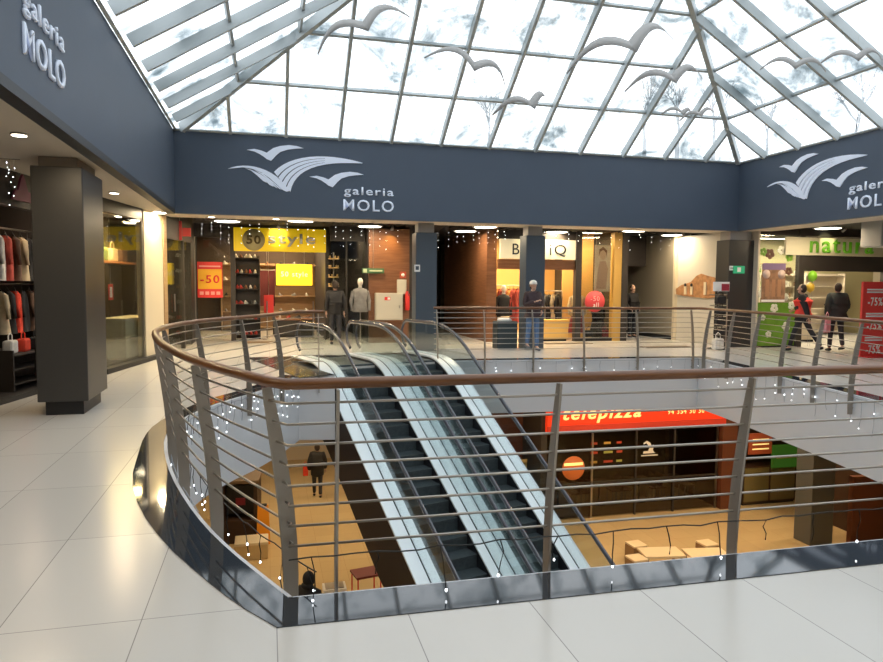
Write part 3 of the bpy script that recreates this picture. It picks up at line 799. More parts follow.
mq = MB()
for k in range(4): mq.box(-.27+.145*k, -.17+.145*k, -.004, -.001, -.40, -.31)
mq.build('stripe', mat('poster_pale', (.85,.35,.3), .6), t)
MB().box(-.28, .28, -.006, -.001, .36, .40).build('stripe', mat('poster_pale', (.85,.35,.3), .6), t)
rs = random.Random(11)
shoecols = [cm('shoe_white', (.7,.68,.62)), cm('shoe_black', (.03,.03,.03)), cm('shoe_brown', (.22,.10,.04)), cm('shoe_grey', (.3,.3,.3)), cm('shoe_red', (.5,.05,.04))]
ns = [0]
def shoes_on(x0, x1, y, zs, n, where, grp):
    words = ['leftmost','second','third','fourth','fifth','sixth','seventh','rightmost']
    for r_, z in enumerate(zs):
        for i in range(n):
            m = rs.choice(shoecols); col = m.name.split('_')[1]
            shoe('%s shoe %s on the %s shelf of the %s' % (col, words[i] if i < n-1 else 'rightmost', ['lowest','second lowest','middle','fourth','fifth','topmost'][r_], where), (x0+(x1-x0)*(i+.5)/n, y, z), rs.uniform(-.3,.3), m, grp)
shelf_rack('tall dark shoe rack beside the entrance of the style shop', (-.60, 20.35, 0), 0, .75, 2.4, .3, 6, M_darkwall)
shoes_on(-.92, -.28, 20.50, [.13+(2.4-.2)*i/5 for i in range(6)], 5, 'rack beside the style shop entrance', 'shoes on the rack by the style shop entrance')
shelf_rack('wide shoe rack along the back of the style shop', (.2, 23.9, 0), 0, 3.4, 2.3, .35, 5, M_woodframe)
for i in range(4):
    for k in range(8):
        m = rs.choice(shoecols)
        shoe('%s shoe %s along the %s shelf of the wide rack at the back' % (m.name.split('_')[1], ['leftmost','second','third','fourth','fifth','sixth','seventh','rightmost'][k], ['second lowest','middle','fourth','topmost'][i]), (-1.35+3.1*k/7, 24.05, .132+(2.3-.2)*(i+1)/4), rs.uniform(-.4,.4), m, 'shoes on the wide rack at the back of the style shop')
counter('low dark shoe bench in the middle of the style shop', (.75, 21.2, 0), 0, 1.2, .55, .6, M_darkwall, M_wood)
for k, (dx, c) in enumerate(((-.4,0),(-.15,4),(.12,1),(.38,2))):
    shoe('%s shoe on the low bench in the style shop' % ['white','red','black','brown'][k], (.75+dx, 21.2, .552), .3*k, shoecols[c], 'shoes on the low bench of the style shop')
t = thing('banner', 'hanging dark red banner beside the glowing screen', 'banner', (-.02, 21.9, 1.25)); 
MB().bbox(-.24, .24, 0, .02, -.35, .75, .005).build('cloth', mat('banner_maroon', (.10,.012,.012), .7), t); MB().tube([(-.27,.01,.76),(.27,.01,.76)], .012, 6).tube([(0,.01,.76),(0,.01,1.9)], .006, 5).build('rod', M_steel, t)
t = thing('red_display', 'red panel hanging below the dark banner in the style shop', 'banner', (.03, 21.0, .98)); MB().bbox(-.14,.14,0,.03,-.25,.28,.005).build('panel', M_red, t); MB().tube([(0,.015,.28),(0,.015,2.2)], .006, 5).build('cord', M_steel, t)
for x, y, n in ((.0-.02, 20.2, 'left'), (1.28, 20.2, 'right')):
    t = thing('queue_post', 'thin silver post on the %s of the style shop entrance' % n, 'post', (x, y, 0)); MB().lathe([(.14,0),(.14,.015),(.02,.03)], 16).build('base', M_steel, t); MB().tube([(0,0,.02),(0,0,1.10)], .018, 8).build('pole', M_steel, t)
shop_fill_light('added fill light over the front of the style shop', -.1, 21.0, 3.085, 2.4, .25, 26, (1,.72,.40))
shop_fill_light('added fill light over the back of the style shop', .2, 23.2, 3.085, 2.6, .25, 26, (1,.68,.36))
t = thing('floor_mat', 'brown door mat before the style shop', 'mat', (-.1, 19.2, .001)); MB().bbox(-.55,.35,-.25,.25,0,.012,.004).build('pile', mat('mat_brown', (.16,.10,.05), .9), t)

# dark glass shop, wood wall, passage
wall('wall_glass_header', 1.70, 2.72, 19.3, 19.4, 2.8, H, M_darkwall)
wall('wall_glass_back', 1.70, 3.8, 23.5, 23.6, 0, H, M_darkwall); wall('wall_glass_side', 2.66, 2.74, 18.8, 23.5, 0, H, M_darkwall)
w = MB().box(1.72, 2.66, 19.33, 19.345, .05, 2.8).build('window_7', M_glass); w['kind'] = 'structure'; w['label'] = 'dark shop window beside the wood wall'
MB().box(2.13, 2.17, 19.31, 19.36, .05, 2.8).build('window_frame', M_darkwall, w)
t = thing('jewellery_stand', 'tall gold lit jewellery stand in the dark shop window', 'stand', (1.83, 19.75, 0)); MB().lathe([(.2,0),(.2,.03),(.03,.05)], 14).build('base', M_steel, t)
MB().tube([(0,0,.04),(0,0,2.5)], .02, 8).build('pole', M_steel, t)
gold = mat('gold', (.75,.5,.2), .3, .6)
for i in range(6):
    z = 1.0+.26*i; MB().lathe([(.14,z),(.16,z+.02),(.14,z+.04)], 14).build('tray', gold, t)
    for k in range(5): MB().ell((.13*math.cos(k*1.256+i), .13*math.sin(k*1.256+i), z+.07), .025, .025, .035, 6, 4).build('pendant', gold, t)
shop_fill_light('added fill light in the dark shop beside the wood wall', 2.2, 20.4, 3.085, .6, .2, 6, (1,.75,.45))
wall('wall_wood', 2.68, 3.80, 18.6, 18.75, 0.0, ZB+.04, M_wood, 'brown wood panelled wall with the hydrant cabinet')
wall('wall_passage_left', 3.80, 3.92, 18.6, 26, 0, H, M_darkwall)
t = thing('hydrant_cabinet', 'cream fire hydrant cabinet on the brown wood wall', 'cabinet', (3.21, 18.595, 1.0))
MB().bbox(-.38, .38, -.16, 0, -.37, .37, .01).build('body', M_cabinet, t); dd = MB().bbox(-.35, .35, -.175, -.161, -.34, .34, .004).build('door', M_cabinet, t)
MB().bbox(.27, .30, -.19, -.176, -.04, .04, .003).build('handle', M_steel, dd)
t2 = thing('fire_label', 'small red fire label on the hydrant cabinet', 'sign', (3.16, 18.42, 1.22)); MB().bbox(-.08,.08,-.004,.003,-.045,.045,.001).build('sheet', M_red, t2); MB().bbox(.0,.07,-.007,-.0041,-.03,.03,.001).build('pictogram', M_signtext, t2)
t = thing('wall_box', 'pale electrical box above the hydrant cabinet', 'box', (3.58, 18.6, 1.54)); MB().bbox(-.13,.13,-.07,0,-.2,.2,.008).build('body', M_cabinet, t); MB().bbox(-.11,.11,-.078,-.071,-.18,.18,.003).build('lid', M_cabinet, t)
t = thing('fire_sign', 'small red and white fire sign above the pale box', 'sign', (3.62, 18.6, 1.87)); MB().bbox(-.09,.09,-.012,0,-.09,.09,.003).build('plate', mat('fire_sign_red', (.45,.08,.04), .5), t); MB().lathe([(.045,0),(.045,.004)], 12, M=Matrix.Translation((0,-.013,0)) @ Matrix.Rotation(PI/2,4,'X')).build('pictogram', M_signtext, t)
t = thing('fire_extinguisher', 'red fire extinguisher on the wood wall beside the pillar', 'extinguisher', (3.73, 18.52, .9)); MB().lathe([(.06,0),(.065,.02),(.065,.42),(.03,.50),(.02,.53)], 14).build('body', M_red, t); MB().tube([(0,0,.53),(0,-.03,.57),(.02,-.07,.40)], .01, 6).build('hose', M_black, t)
spot('spotlight washing the top of the brown wood wall', (3.25, 18.25, 3.08), (3.25, 18.6, 2.6), 35, (1,.6,.15), .9, 80)
t = thing('exit_sign', 'faint green exit sign before the dark shop', 'sign', (2.78, 18.5, 1.97)); MB().bbox(-.30,.30,-.0,.03,-.07,.07,.005).build('plate', mat('exit_dim', (.05,.12,.05), .5), t); MB().bbox(-.27,-.17,-.005,-.001,-.05,.05,.002).bbox(-.1,.25,-.005,-.001,-.02,.02,.002).build('pictogram', mat('exit_dim_text', (.5,.55,.35), .5), t); MB().tube([(0,.015,.07),(0,.015,1.2)], .006, 5).build('rod', M_steel, t)
t = thing('pillar_notice', 'small white notice on the blue pillar behind the escalators', 'notice', (3.49, 16.15, 2.0)); MB().bbox(-.07,.07,-.012,0,-.085,.085,.003).build('sheet', M_signtext, t); MB().bbox(-.04,.04,-.015,-.0121,-.04,.05,.001).build('pictogram', M_columnreflect, t)
t = thing('bottle_menu', 'dark coat stand beyond the escalators', 'stand', (2.05, 18.5, 0)) if False else None
wall('wall_passage_back', 3.9, 6.3, 25.0, 25.1, 0, H, mat('passage_brown', (.028,.014,.010), .7), 'dark end wall of the passage')
wall('wall_pilaster', 5.98, 6.27, 18.4, 23.2, 0, H, M_wood, 'brown wood pier left of the boutique')

# boutique
YB = 18.2
wall('wall_boutique_header', 6.27, 8.62, YB+.02, YB+.12, 2.9, H, M_darkwall)
wall('wall_boutique_lintel', 6.27, 8.62, YB+.05, YB+.16, 2.06, 2.34, M_wood, 'brown wooden lintel below the boutique sign')
wall('wall_boutique_pier', 8.60, 8.78, YB-.02, YB+.16, 0, H, M_darkwall)
wall('wall_boutique_right', 9.80, 10.05, YB-.02, YB+.2, 0, H, mat('ochre_wall', (.55,.33,.08), .6), 'ochre wall strip right of the boutique window')
wall('wall_pier_dark', 10.05, 10.24, YB-.05, 23.2, 0, H, M_darkwall)
wall('wall_boutique_back', 6.27, 10.1, 23.0, 23.1, 0, H, mat('boutique_back', (.55,.34,.12), .7), 'orange lit back wall of the boutique')
wall('baseboard_boutique', 8.78, 9.8, YB+.0, YB+.10, 0.001, .08, M_black)
w = MB().box(8.78, 9.80, YB+.04, YB+.055, .08, H-.02).build('window_8', M_glass); w['kind'] = 'structure'; w['label'] = 'boutique window behind the round sale sign'
t = thing('shop_sign', 'pale illuminated sign reading BUTIQ above the boutique', 'sign', (7.42, YB-.06, 2.62)); MB().bbox(-1.14, 1.14, 0, .10, -.27, .28, .01).build('panel', mat('butiq_panel', (.72,.66,.46), .5, emit=(1,.88,.6), es=.28), t)
for ch, x, wd in (('B', -.76, .20), ('U', -.44, .22), ('T', -.13, .22), ('i', .36, .045), ('Q', .50, .36)):
    text(ch, 'lettering', M_black, t, (x-.02, -.002, -.15 if ch != 'Q' else -.19), (RX,0,0), width=wd, height=.30 if ch != 'Q' else .34, ext=.012)
t = thing('fashion_poster', 'tall faded poster of a woman in the boutique window', 'poster', (9.50, YB+.10, 2.12)); MB().bbox(-.26,.26,0,.02,-.68,.68,.004).build('sheet', mat('poster_beige', (.60,.46,.34), .6, var=.15, vscale=3), t)
MB().ell((.0,-.002,.40),.10,.004,.15,14,8).build('face', mat('poster_face', (.55,.36,.25), .6), t); MB().prism([(-.13,.35),(-.12,.55),(.0,.63),(.13,.52),(.12,.30),(.10,.45),(.0,.54),(-.09,.48)], 0, .003, Matrix.Translation((0,-.001,0)) @ Matrix.Rotation(PI/2,4,'X')).build('hair', mat('poster_hair', (.22,.10,.05), .6), t)
MB().prism([(-.20,-.6),(-.16,-.1),(-.10,.2),(.08,.22),(.17,.0),(.12,-.6)], 0, .003, Matrix.Translation((0,-.001,0)) @ Matrix.Rotation(PI/2,4,'X')).build('figure', mat('poster_dress', (.45,.28,.20), .6), t)
t = thing('round_sale_sign', 'round red sale sign hanging in the boutique window', 'sign', (9.21, YB-.02, 1.16)); MB().lathe([(.31,0),(.31,.02)], 32, M=Matrix.Rotation(PI/2,4,'X')).build('disc', mat('coral_red', (.75,.07,.08), .5), t)
text('-50', 'lettering', mat('coral_pale', (.9,.55,.5), .5), t, (0,-.021,.08), (RX,0,0), width=.28, ext=.004, align='CENTER'); text('all', 'lettering', M_signtext, t, (.03,-.021,-.10), (RX,0,0), width=.17, height=.13, ext=.004, align='CENTER'); MB().tube([(0,-.01,.31),(0,-.01,1.9)], .003, 4).build('thread', M_steel, t)
cols = {'black': cm('cloth_black', (.012,.011,.012)), 'dark brown': cm('cloth_brown', (.09,.045,.025)), 'red': cm('cloth_red', (.42,.06,.04)), 'orange': cm('cloth_orange', (.60,.25,.06)), 'beige': cm('cloth_beige', (.50,.40,.26)), 'grey': cm('cloth_grey', (.22,.21,.20)), 'white': cm('cloth_white', (.68,.66,.62)), 'blue': cm('cloth_blue', (.07,.12,.25)), 'green': cm('cloth_green', (.12,.18,.06)), 'pink': cm('cloth_pink', (.55,.25,.25)), 'bright red': cm('cloth_brightred', (.70,.05,.02)), 'maroon': cm('cloth_maroon', (.18,.02,.03))}
def rack(label, x, y, z, w, m=M_steel, rz=0):
    t = thing('clothes_rail', label, 'clothes rail', (x, y, 0), rz)
    for s in (-1, 1): MB().tube([(s*w/2,0,.03),(s*w/2,0,z+.15)], .014, 8).build('upright', m, t); MB().bbox(s*w/2-.02,s*w/2+.02,-.25,.25,0,.03,.005).build('foot', m, t)
    MB().tube([(-w/2,0,z+.15),(w/2,0,z+.15)], .014, 8).build('bar', m, t); return t
def clothes(seq, x0, x1, y, z, where, grp, h=.95, w=.42, rz=PI/2*.8, kinds=('coat',)):
    ords = ['leftmost','second','third','fourth','fifth','sixth','seventh','eighth','ninth','tenth','eleventh','twelfth']
    n = len(seq)
    for i, c in enumerate(seq):
        garment('%s garment hanging %s on the %s' % (c, ords[i] if i < n-1 else 'rightmost', where), (x0+(x1-x0)*i/max(1,n-1), y, z), rz+rg.uniform(-.2,.2), h*rg.uniform(.85,1.05), w, cols[c], 'garment', grp)
wall('wall_boutique_window_back', 8.78, 9.8, 19.5, 19.55, 0, H, mat('ochre_wall2', (.60,.36,.12), .7), 'ochre panel added to brighten the boutique window')  # panel added to make the window look brighter and more orange
rack('clothes rail left of the second blue pillar in the boutique', 6.78, 18.9, 1.45, .9)
clothes(['orange','red','pink','orange','red','red'], 6.45, 7.1, 18.9, 1.45, 'rail left in the boutique', 'garments on the left rail of the boutique', 1.0, .40, PI/2*.6)
rack('clothes rail right of the second blue pillar in the boutique', 8.05, 19.0, 1.30, 1.0)
clothes(['black','black','grey','black','beige','black'], 7.68, 8.42, 19.0, 1.30, 'rail in the boutique doorway', 'dark garments on the boutique doorway rail', .85, .40, PI/2*.6)
counter('ochre display block in the boutique doorway', (8.0, 18.55, 0), 0, .95, .62, .4, mat('ochre', (.72,.45,.12), .6), mat('ochre', (.72,.45,.12), .6))
counter('second ochre display block left of the boutique pillar', (6.55, 18.55, 0), 0, .45, .35, .4, mat('ochre', (.72,.45,.12), .6), mat('ochre', (.72,.45,.12), .6))
def torso(label, loc, rz, m, h=1.15, arms=True, m2=None):
    t = thing('mannequin', label, 'mannequin', loc, rz)
    MB().lathe([(.15,0),(.15,.015),(.018,.03)], 14).build('base', M_steel, t); MB().tube([(0,0,.02),(0,0,h-.3)], .015, 6).build('pole', M_steel, t)
    MB().lathe([(.03,h+.34),(.045,h+.30),(.05,h+.24),(.05,h+.2)], 12).ell((0,-.01,h+.38),.075,.09,.11,12,8).build('head', M_plaster, t)
    n = 16; pr = [(.05,.05,.23),(.19,.09,.18),(.21,.12,.08),(.17,.11,-.12),(.19,.12,-.30),(.21,.13,-.42)]; vs = []; fs = []
    for a, b, z in pr:
        for j in range(n): u = 2*PI*j/n; vs.append((a*math.cos(u), b*math.sin(u), h+z))
    for i in range(len(pr)-1):
        for j in range(n): fs.append((i*n+j,(i+1)*n+j,(i+1)*n+(j+1)%n,i*n+(j+1)%n))
    fs.append(tuple(range(n))); fs.append(tuple(range(len(pr)*n-1,(len(pr)-1)*n-1,-1)))
    MB().add(vs, fs, True).build('top', m, t)
    for s in (-1, 1): MB().tube([(s*.19,0,h+.14),(s*.25,.01,h-.12),(s*.24,-.03,h-.38)], [.055,.05,.042], 8).build('sleeve', m, t)
    if m2: MB().lathe([(.17,-.40+h),(.22,h-.62),(.26,h-.9),(.27,h-.92)], 16).build('skirt', m2, t)
    return t
torso('headed mannequin in black at the left end of the boutique', (6.60, 18.72, 0), .2, cols['black'], 1.12, m2=cols['beige'])
torso('mannequin in a beige top behind the round sale sign', (9.0, 18.9, 0), -.2, cols['beige'], 1.12, m2=cols['maroon'])
torso('mannequin in black beside the woman poster', (9.62, 18.75, 0), .4, cols['black'], 1.0, m2=cols['black'])
torso('mannequin in a pale grey jacket by the wood wall', (2.40, 18.3, 0), .1, cols['grey'], 1.28, m2=None)
for k, (x, c) in enumerate(((9.2,'black'),(9.52,'black'),(9.72,'maroon'))): bag('%s handbag on the floor of the boutique window, %s' % (c, ['left','middle','right'][k]), (x, 18.5, .1), .2, .24, .2, .12, cols[c], 'handbags in the boutique window')
shop_fill_light('added fill light over the boutique doorway', 7.4, 19.0, 3.085, 2.0, .25, 40, (1,.70,.32))
shop_fill_light('added fill light at the back of the boutique', 7.8, 21.6, 3.085, 3.0, .3, 55, (1,.68,.32))
shop_fill_light('added fill light over the boutique window', 9.3, 18.8, 3.085, .8, .2, 12, (1,.72,.38))
spot('spotlight on the pale boutique sign', (6.9, YB-.6, 3.1), (6.9, YB, 2.65), 10, (1,.85,.5))

# right passage and tiled wall
wall('wall_passage_right', 11.86, 12.0, 18.25, 26, 0, H, mat('passage_beige', (.34,.30,.23), .6), 'beige wall running into the right passage')
wall('baseboard_right', 11.84, 11.86, 18.3, 26, 0.001, .12, M_black)
wall('trim_10', 11.80, 11.90, 18.16, 18.26, 0, H, M_cream, 'pale corner strip of the right passage')
wall('wall_passage_header', 10.24, 11.86, 19.9, 20.0, 2.25, H, M_darkwall)
wall('wall_passage_end', 10.2, 12, 25.0, 25.1, 0, H, M_wallbeige)
struct(MB().prism([(11.90,18.16),(12.02,16.3),(12.3,16.3),(12.2,18.16)], 0.0, ZB+.012), 'wall_tiled', mat('pale_tiles', (.62,.58,.50), .4), 'pale tiled wall with the wooden picture')
for z in (.75, 1.5, 2.25):
    struct(MB().prism([(11.895,18.16),(12.015,16.3),(12.02,16.3),(11.90,18.16)], z-.004, z+.004), 'trim_11', M_soffit)
TMX = 1.0
t = thing('wall_picture', 'wooden house shaped picture on the pale tiled wall', 'picture', (11.93, 17.30, 1.32), math.atan2(1.86, -.12))
TM = Matrix.Rotation(PI/2, 4, 'X')
MB().prism([(-.92,0.02),(-.55,-.04),(.55,.02),(.84,.06),(.86,.22),(.62,.33),(.2,.42),(-.05,.60),(-.25,.66),(-.5,.60),(-.95,.52)], 0, .03, Matrix.Rotation(PI,4,'Z') @ Matrix.Scale(1,4) @ TM @ Matrix.Scale(-1,4,(1,0,0))).build('panel', mat('picture_wood', (.46,.23,.10), .5, var=.3, vscale=7), t)
for x in (-.45, .12, .4): MB().bbox(x-.05, x+.05, .03, .06, .06, .42 if x < 0 else .30, .008).build('carved_post', M_cream, t)
for x in (.12, .4): MB().ell((x,.06,.34),.05,.02,.05,10,6).build('carved_head', M_black, t)
spot('spotlight above the wooden wall picture', (11.4, 17.2, 3.08), (12.0, 17.3, 2.2), 9, (1,.78,.35), .9, 80)
t = thing('exit_sign', 'green exit sign on the dark corner pillar', 'sign', (12.14, 15.76, 2.07)); MB().bbox(-.17,.17,-.035,0,-.10,.10,.006).build('housing', M_exit, t); MB().bbox(-.06,.05,-.04,-.036,-.06,.06,.002).build('pictogram', M_signtext, t)
t = thing('side_notice', 'small white notice at the left edge of the corner pillar', 'notice', (11.93, 15.76, 2.11)); MB().bbox(-.07,.07,-.012,0,-.06,.06,.002).build('sheet', M_signtext, t); MB().bbox(-.05,.05,-.014,-.0121,-.01,.01,.001).build('line', M_black, t)
t = thing('display_stand', 'revolving black stand of bags before the corner pillar', 'stand', (11.25, 15.35, 0))
MB().lathe([(.22,0),(.22,.03),(.03,.06)], 16).build('base', M_black, t); MB().tube([(0,0,.05),(0,0,1.5)], .02, 8).build('pole', M_steel, t); MB().tube([(.28,0,.05),(.28,0,1.3)], .015, 8).build('side_pole', M_steel, t)
for i in range(4): 
    z = .45+.28*i; MB().tube([(-.24,0,z+.12),(.26,0,z+.12)], .012, 6).build('arm', M_steel, t)
for i in range(4): bag('black bag on the revolving stand, %s from the floor' % ['first','second','third','fourth'][i], (11.23, 15.35-.12, .34+.28*i), .1, .28, .2, .14, cols['black'], 'black bags on the revolving stand')
bag('white bag at the foot of the revolving stand', (11.12, 15.12, .02), .3, .32, .28, .16, cols['white'])
t = thing('price_card', 'red and white price card on top of the revolving stand', 'sign', (11.32, 15.33, 1.52)); MB().bbox(-.24,.24,-.008,.008,-.02,.22,.003).build('card', M_signtext, t); MB().bbox(.0,.23,-.014,-.0081,-.01,.17,.003).build('red_field', mat('maroon_card', (.35,.03,.05), .5), t)

# natura shop
YN = 15.6
wall('wall_natura_pier', 13.90, 14.07, YN-.02, YN+.12, 0, H, M_darkwall)
wall('wall_natura_header', 14.07, 17.0, YN+.02, YN+.12, 2.06, 2.52, M_darkwall)
wall('wall_natura_header2', 12.64, 21, YN+.03, YN+.12, 3.0, H+.3, M_darkwall)
wall('wall_natura_pier2', 16.75, 16.95, YN-.02, YN+.12, 0, H, M_darkwall)
wall('wall_natura_side', 12.60, 12.66, YN+.0, 20, 0, H, M_wallbeige); wall('wall_natura_back', 12.43, 21, 20, 20.1, 0, H, mat('natura_back', (.42,.38,.22), .7), 'olive back wall of the natura shop')
w = MB().box(12.66, 13.90, YN+.04, YN+.055, .0, 3.0).build('window_9', M_glass); w['kind'] = 'structure'; w['label'] = 'natura shop window with green vinyl'
MB().box(12.67, 13.88, YN+.034, YN+.0395, .03, 1.20).build('vinyl', M_greenvinyl, w)['label'] = 'green leaf vinyl on the lower glass'
MB().box(12.66, 13.90, YN+.0, YN+.09, 0.0, .04).build('window_sill', M_black, w)
w = MB().box(16.95, 20.0, YN+.04, YN+.055, .0, 3.0).build('window_10', M_glass); w['kind'] = 'structure'
MB().box(16.95, 20.0, YN+.0, YN+.09, 0.0, .04).build('window_sill', M_black, w)
t = thing('shop_sign', 'cream shop sign with green letters reading natura', 'sign', (15.10, YN-.05, 2.72)); MB().bbox(-1.68, 1.68, 0, .06, -.24, .24, .01).build('panel', mat('natura_panel', (.62,.58,.42), .5), t)
text('natura', 'lettering', M_green, t, (-.92,-.001,-.17), (RX,0,0), width=2.1, height=.38, ext=.03, bold=.01)
spot('spotlight on the letter a of the natura sign', (14.75, YN-.55, 3.12), (14.75, YN, 2.85), 22, (1,.95,.5))
t = thing('window_poster', 'brown and purple product poster in the natura window', 'poster', (13.14, YN+.015, 1.74)); MB().bbox(-.37,.37,0,.01,-.52,.52,.003).build('sheet', mat('poster_tan', (.30,.17,.10), .6, var=.4, vscale=5), t)
MB().box(-.36,.36,-.004,-.0005,.34,.51).build('header', mat('poster_purple', (.22,.15,.28), .6), t); MB().box(-.37,.37,-.004,-.0005,-.52,-.46).build('footer', M_signtext, t)
for x in (-.24, .24): MB().lathe([(.12,0),(.12,.004)], 16, M=Matrix.Translation((x,-.001,.22)) @ Matrix.Rotation(PI/2,4,'X')).build('flower_print', mat('poster_rose', (.65,.5,.45), .6), t)
for x in (-.2, 0, .18): MB().box(x-.055, x+.055, -.004, -.0005, -.38, .08).build('bottle_print', mat('poster_wood', (.42,.22,.12), .6), t)
# blossoms stuck on the glass
def blossom(i, x, z, r, m, c):
    mb = MB()
    for k in range(5):
        a = 2*PI*k/5+i; mb.ell((r*.55*math.cos(a), 0, r*.55*math.sin(a)), r*.45, .006, r*.45, 8, 5)
    o = mb.build('blossom_sticker', m); o.location = (x, YN+.028, z); return o
bl = [(12.80,2.55,.12,0),(13.0,2.5,.15,1),(13.35,2.6,.13,2),(13.62,2.42,.13,0),(13.72,2.72,.10,1),(12.82,2.15,.1,2),(13.62,2.05,.12,1),(13.55,1.7,.10,2),(12.78,1.45,.13,2),(13.55,1.35,.11,2),(13.75,1.12,.12,2),(13.2,1.05,.13,2),(13.6,.55,.14,2),(13.05,.35,.10,2),(12.85,.8,.09,2)]
hz = ['far left','middle','right']; 
for i, (x, z, r, c) in enumerate(bl):
    o = blossom(i, x, z, r, [M_greenvinyl, mat('blossom_brown', (.12,.05,.03), .6), mat('blossom_white', (.72,.72,.6), .6)][c], c)
    tag(o, '%s blossom sticker on the natura window, %s m up and %s' % (['green','brown','white'][c], ('about %.1f' % z).replace('about ', 'about '), 'towards the left' if x < 12.9 else ('in the middle' if x < 13.4 else 'towards the right')), 'sticker', 'blossom stickers on the natura window')
t = thing('balloon', 'green balloon at the natura entrance', 'balloon', (14.25, YN-.12, 1.92)); MB().ell((0,0,0),.12,.12,.15,14,10).lathe([(.012,-.17),(.02,-.15)], 8).build('skin', mat('balloon_green', (.25,.60,.03), .3), t); MB().tube([(0,0,-.17),(.01,0,-1.9)], .003, 4).build('string', M_wirew, t)
t = thing('balloon', 'yellow balloon just below the green one', 'balloon', (14.26, YN-.05, 1.62)); MB().ell((0,0,0),.11,.11,.14,14,10).lathe([(.012,-.16),(.02,-.14)], 8).build('skin', mat('balloon_yellow', (.65,.42,.04), .3), t); MB().tube([(0,0,-.16),(-.01,0,-1.6)], .003, 4).build('string', M_wirew, t)
for k, (x, w_) in enumerate(((14.9,1.5),(16.6,1.6),(18.4,1.6))):
    shelf_rack('white product shelf %s in the natura shop' % ['left','middle','right'][k], (x, 19.4, 0), 0, w_, 2.1, .35, 6, M_wallbeige)
rb = random.Random(5); bc = [cm('box_cream', (.6,.55,.4)), cm('box_green', (.2,.35,.08)), cm('box_brown', (.25,.13,.06)), cm('box_white', (.75,.73,.65)), cm('box_orange', (.6,.3,.08))]
bottle0 = {}
def product(label, loc, m, kind, grp):
    key = (kind, m.name)
    if key not in bottle0:
        mb = MB()
        if kind == 'bottle': mb.lathe([(.03,0),(.032,.01),(.032,.12),(.012,.16),(.012,.19)], 10)
        else: mb.bbox(-.04,.04,-.03,.03,0,.14,.004)
        bottle0[key] = o = mb.build(kind if kind == 'bottle' else 'product_box', m)
    else: o = bottle0[key].copy(); C.objects.link(o)
    o.location = loc; return tag(o, label, kind, grp)
ordn = ['first','second','third','fourth','fifth','sixth','seventh','eighth','ninth','tenth']
for s_, (x0, x1) in enumerate(((14.25,15.55),(15.9,17.3))):
    for r_ in range(2, 6):
        for i in range(8):
            m = rb.choice(bc); k_ = rb.choice(['bottle','box'])
            product('%s %s, %s from the left on the %s shelf of the %s natura rack' % (m.name.split('_')[1], k_, ordn[i], ordn[r_], ['left','middle'][s_]), (x0+(x1-x0)*i/7, 19.55, .133+(1.9)*r_/5), m, k_, 'products on the natura shelves')
counter('cream display table inside the natura entrance', (15.2, 17.3, 0), 0, 1.3, .85, .6, M_wallbeige, M_cream)
for i in range(7):
    m = rb.choice(bc); product('%s bottle, %s from the left on the natura display table' % (m.name.split('_')[1], ordn[i]), (14.7+.17*i, 17.25, .852), m, 'bottle', 'bottles on the natura display table')
shop_fill_light('added fill light over the natura window', 13.2, 17.0, 3.085, 1.0, .3, 22, (1,.88,.6))
shop_fill_light('added fill light over the natura entrance', 15.6, 17.5, 3.085, 2.4, .3, 30, (1,.85,.6)); shop_fill_light('added fill light at the back of natura', 16.5, 19.0, 3.085, 3.5, .3, 26, (1,.85,.6))
t = thing('sale_standee', 'tall red sale display reading -75% repeatedly', 'sign', (13.72, 13.0, 0)); MB().bbox(-.36,.36,-.03,.03,.02,1.76,.006).build('panel', mat('standee_red', (.80,.06,.05), .5), t); MB().bbox(-.3,.3,-.18,.18,0,.03,.005).build('foot', M_red, t)
for k in range(3):
    z = 1.30-.56*k; text('-75%', 'lettering', M_signtext, t, (0,-.032,z), (RX,0,0), width=.42, height=.20, ext=.004, bold=.02, align='CENTER')
    MB().box(-.25,.25,-.034,-.031,z+.20,z+.235).box(-.25,.25,-.034,-.031,z+.26,z+.295).build('stripe', M_signtext, t)
t = thing('ceiling_box', 'grey box hanging under the ceiling at the right edge', 'box', (14.62, 13.5, 2.60)); MB().bbox(-.57,.57,-.3,.3,0,.64,.02).build('body', mat('box_grey', (.42,.43,.42), .5), t); MB().tube([(0,0,.62),(0,0,.72)], .03, 8).build('hanger', M_steel, t)
for k, (x, y) in enumerate(((10.3,15.1),(8.1,16.6))):
    t = thing('floor_mat', 'long brown floor mat %s' % ['before the tiled wall','before the boutique'][k], 'mat', (x, y+1, .001)); MB().bbox(-.7,.7,-.2,.2,0,.012,.004).build('pile', mat('mat_brown', (.16,.10,.05), .9), t)
t = thing('litter_bin', 'dark square litter bin with a white top beside the standing woman', 'bin', (5.85, 16.45, 0)); MB().bbox(-.27,.27,-.2,.2,0,.70,.02).build('body', mat('bin_dark', (.03,.045,.05), .4), t); MB().ell((-.02,0,.72),.20,.15,.07,14,6).build('lid', M_signtext, t)

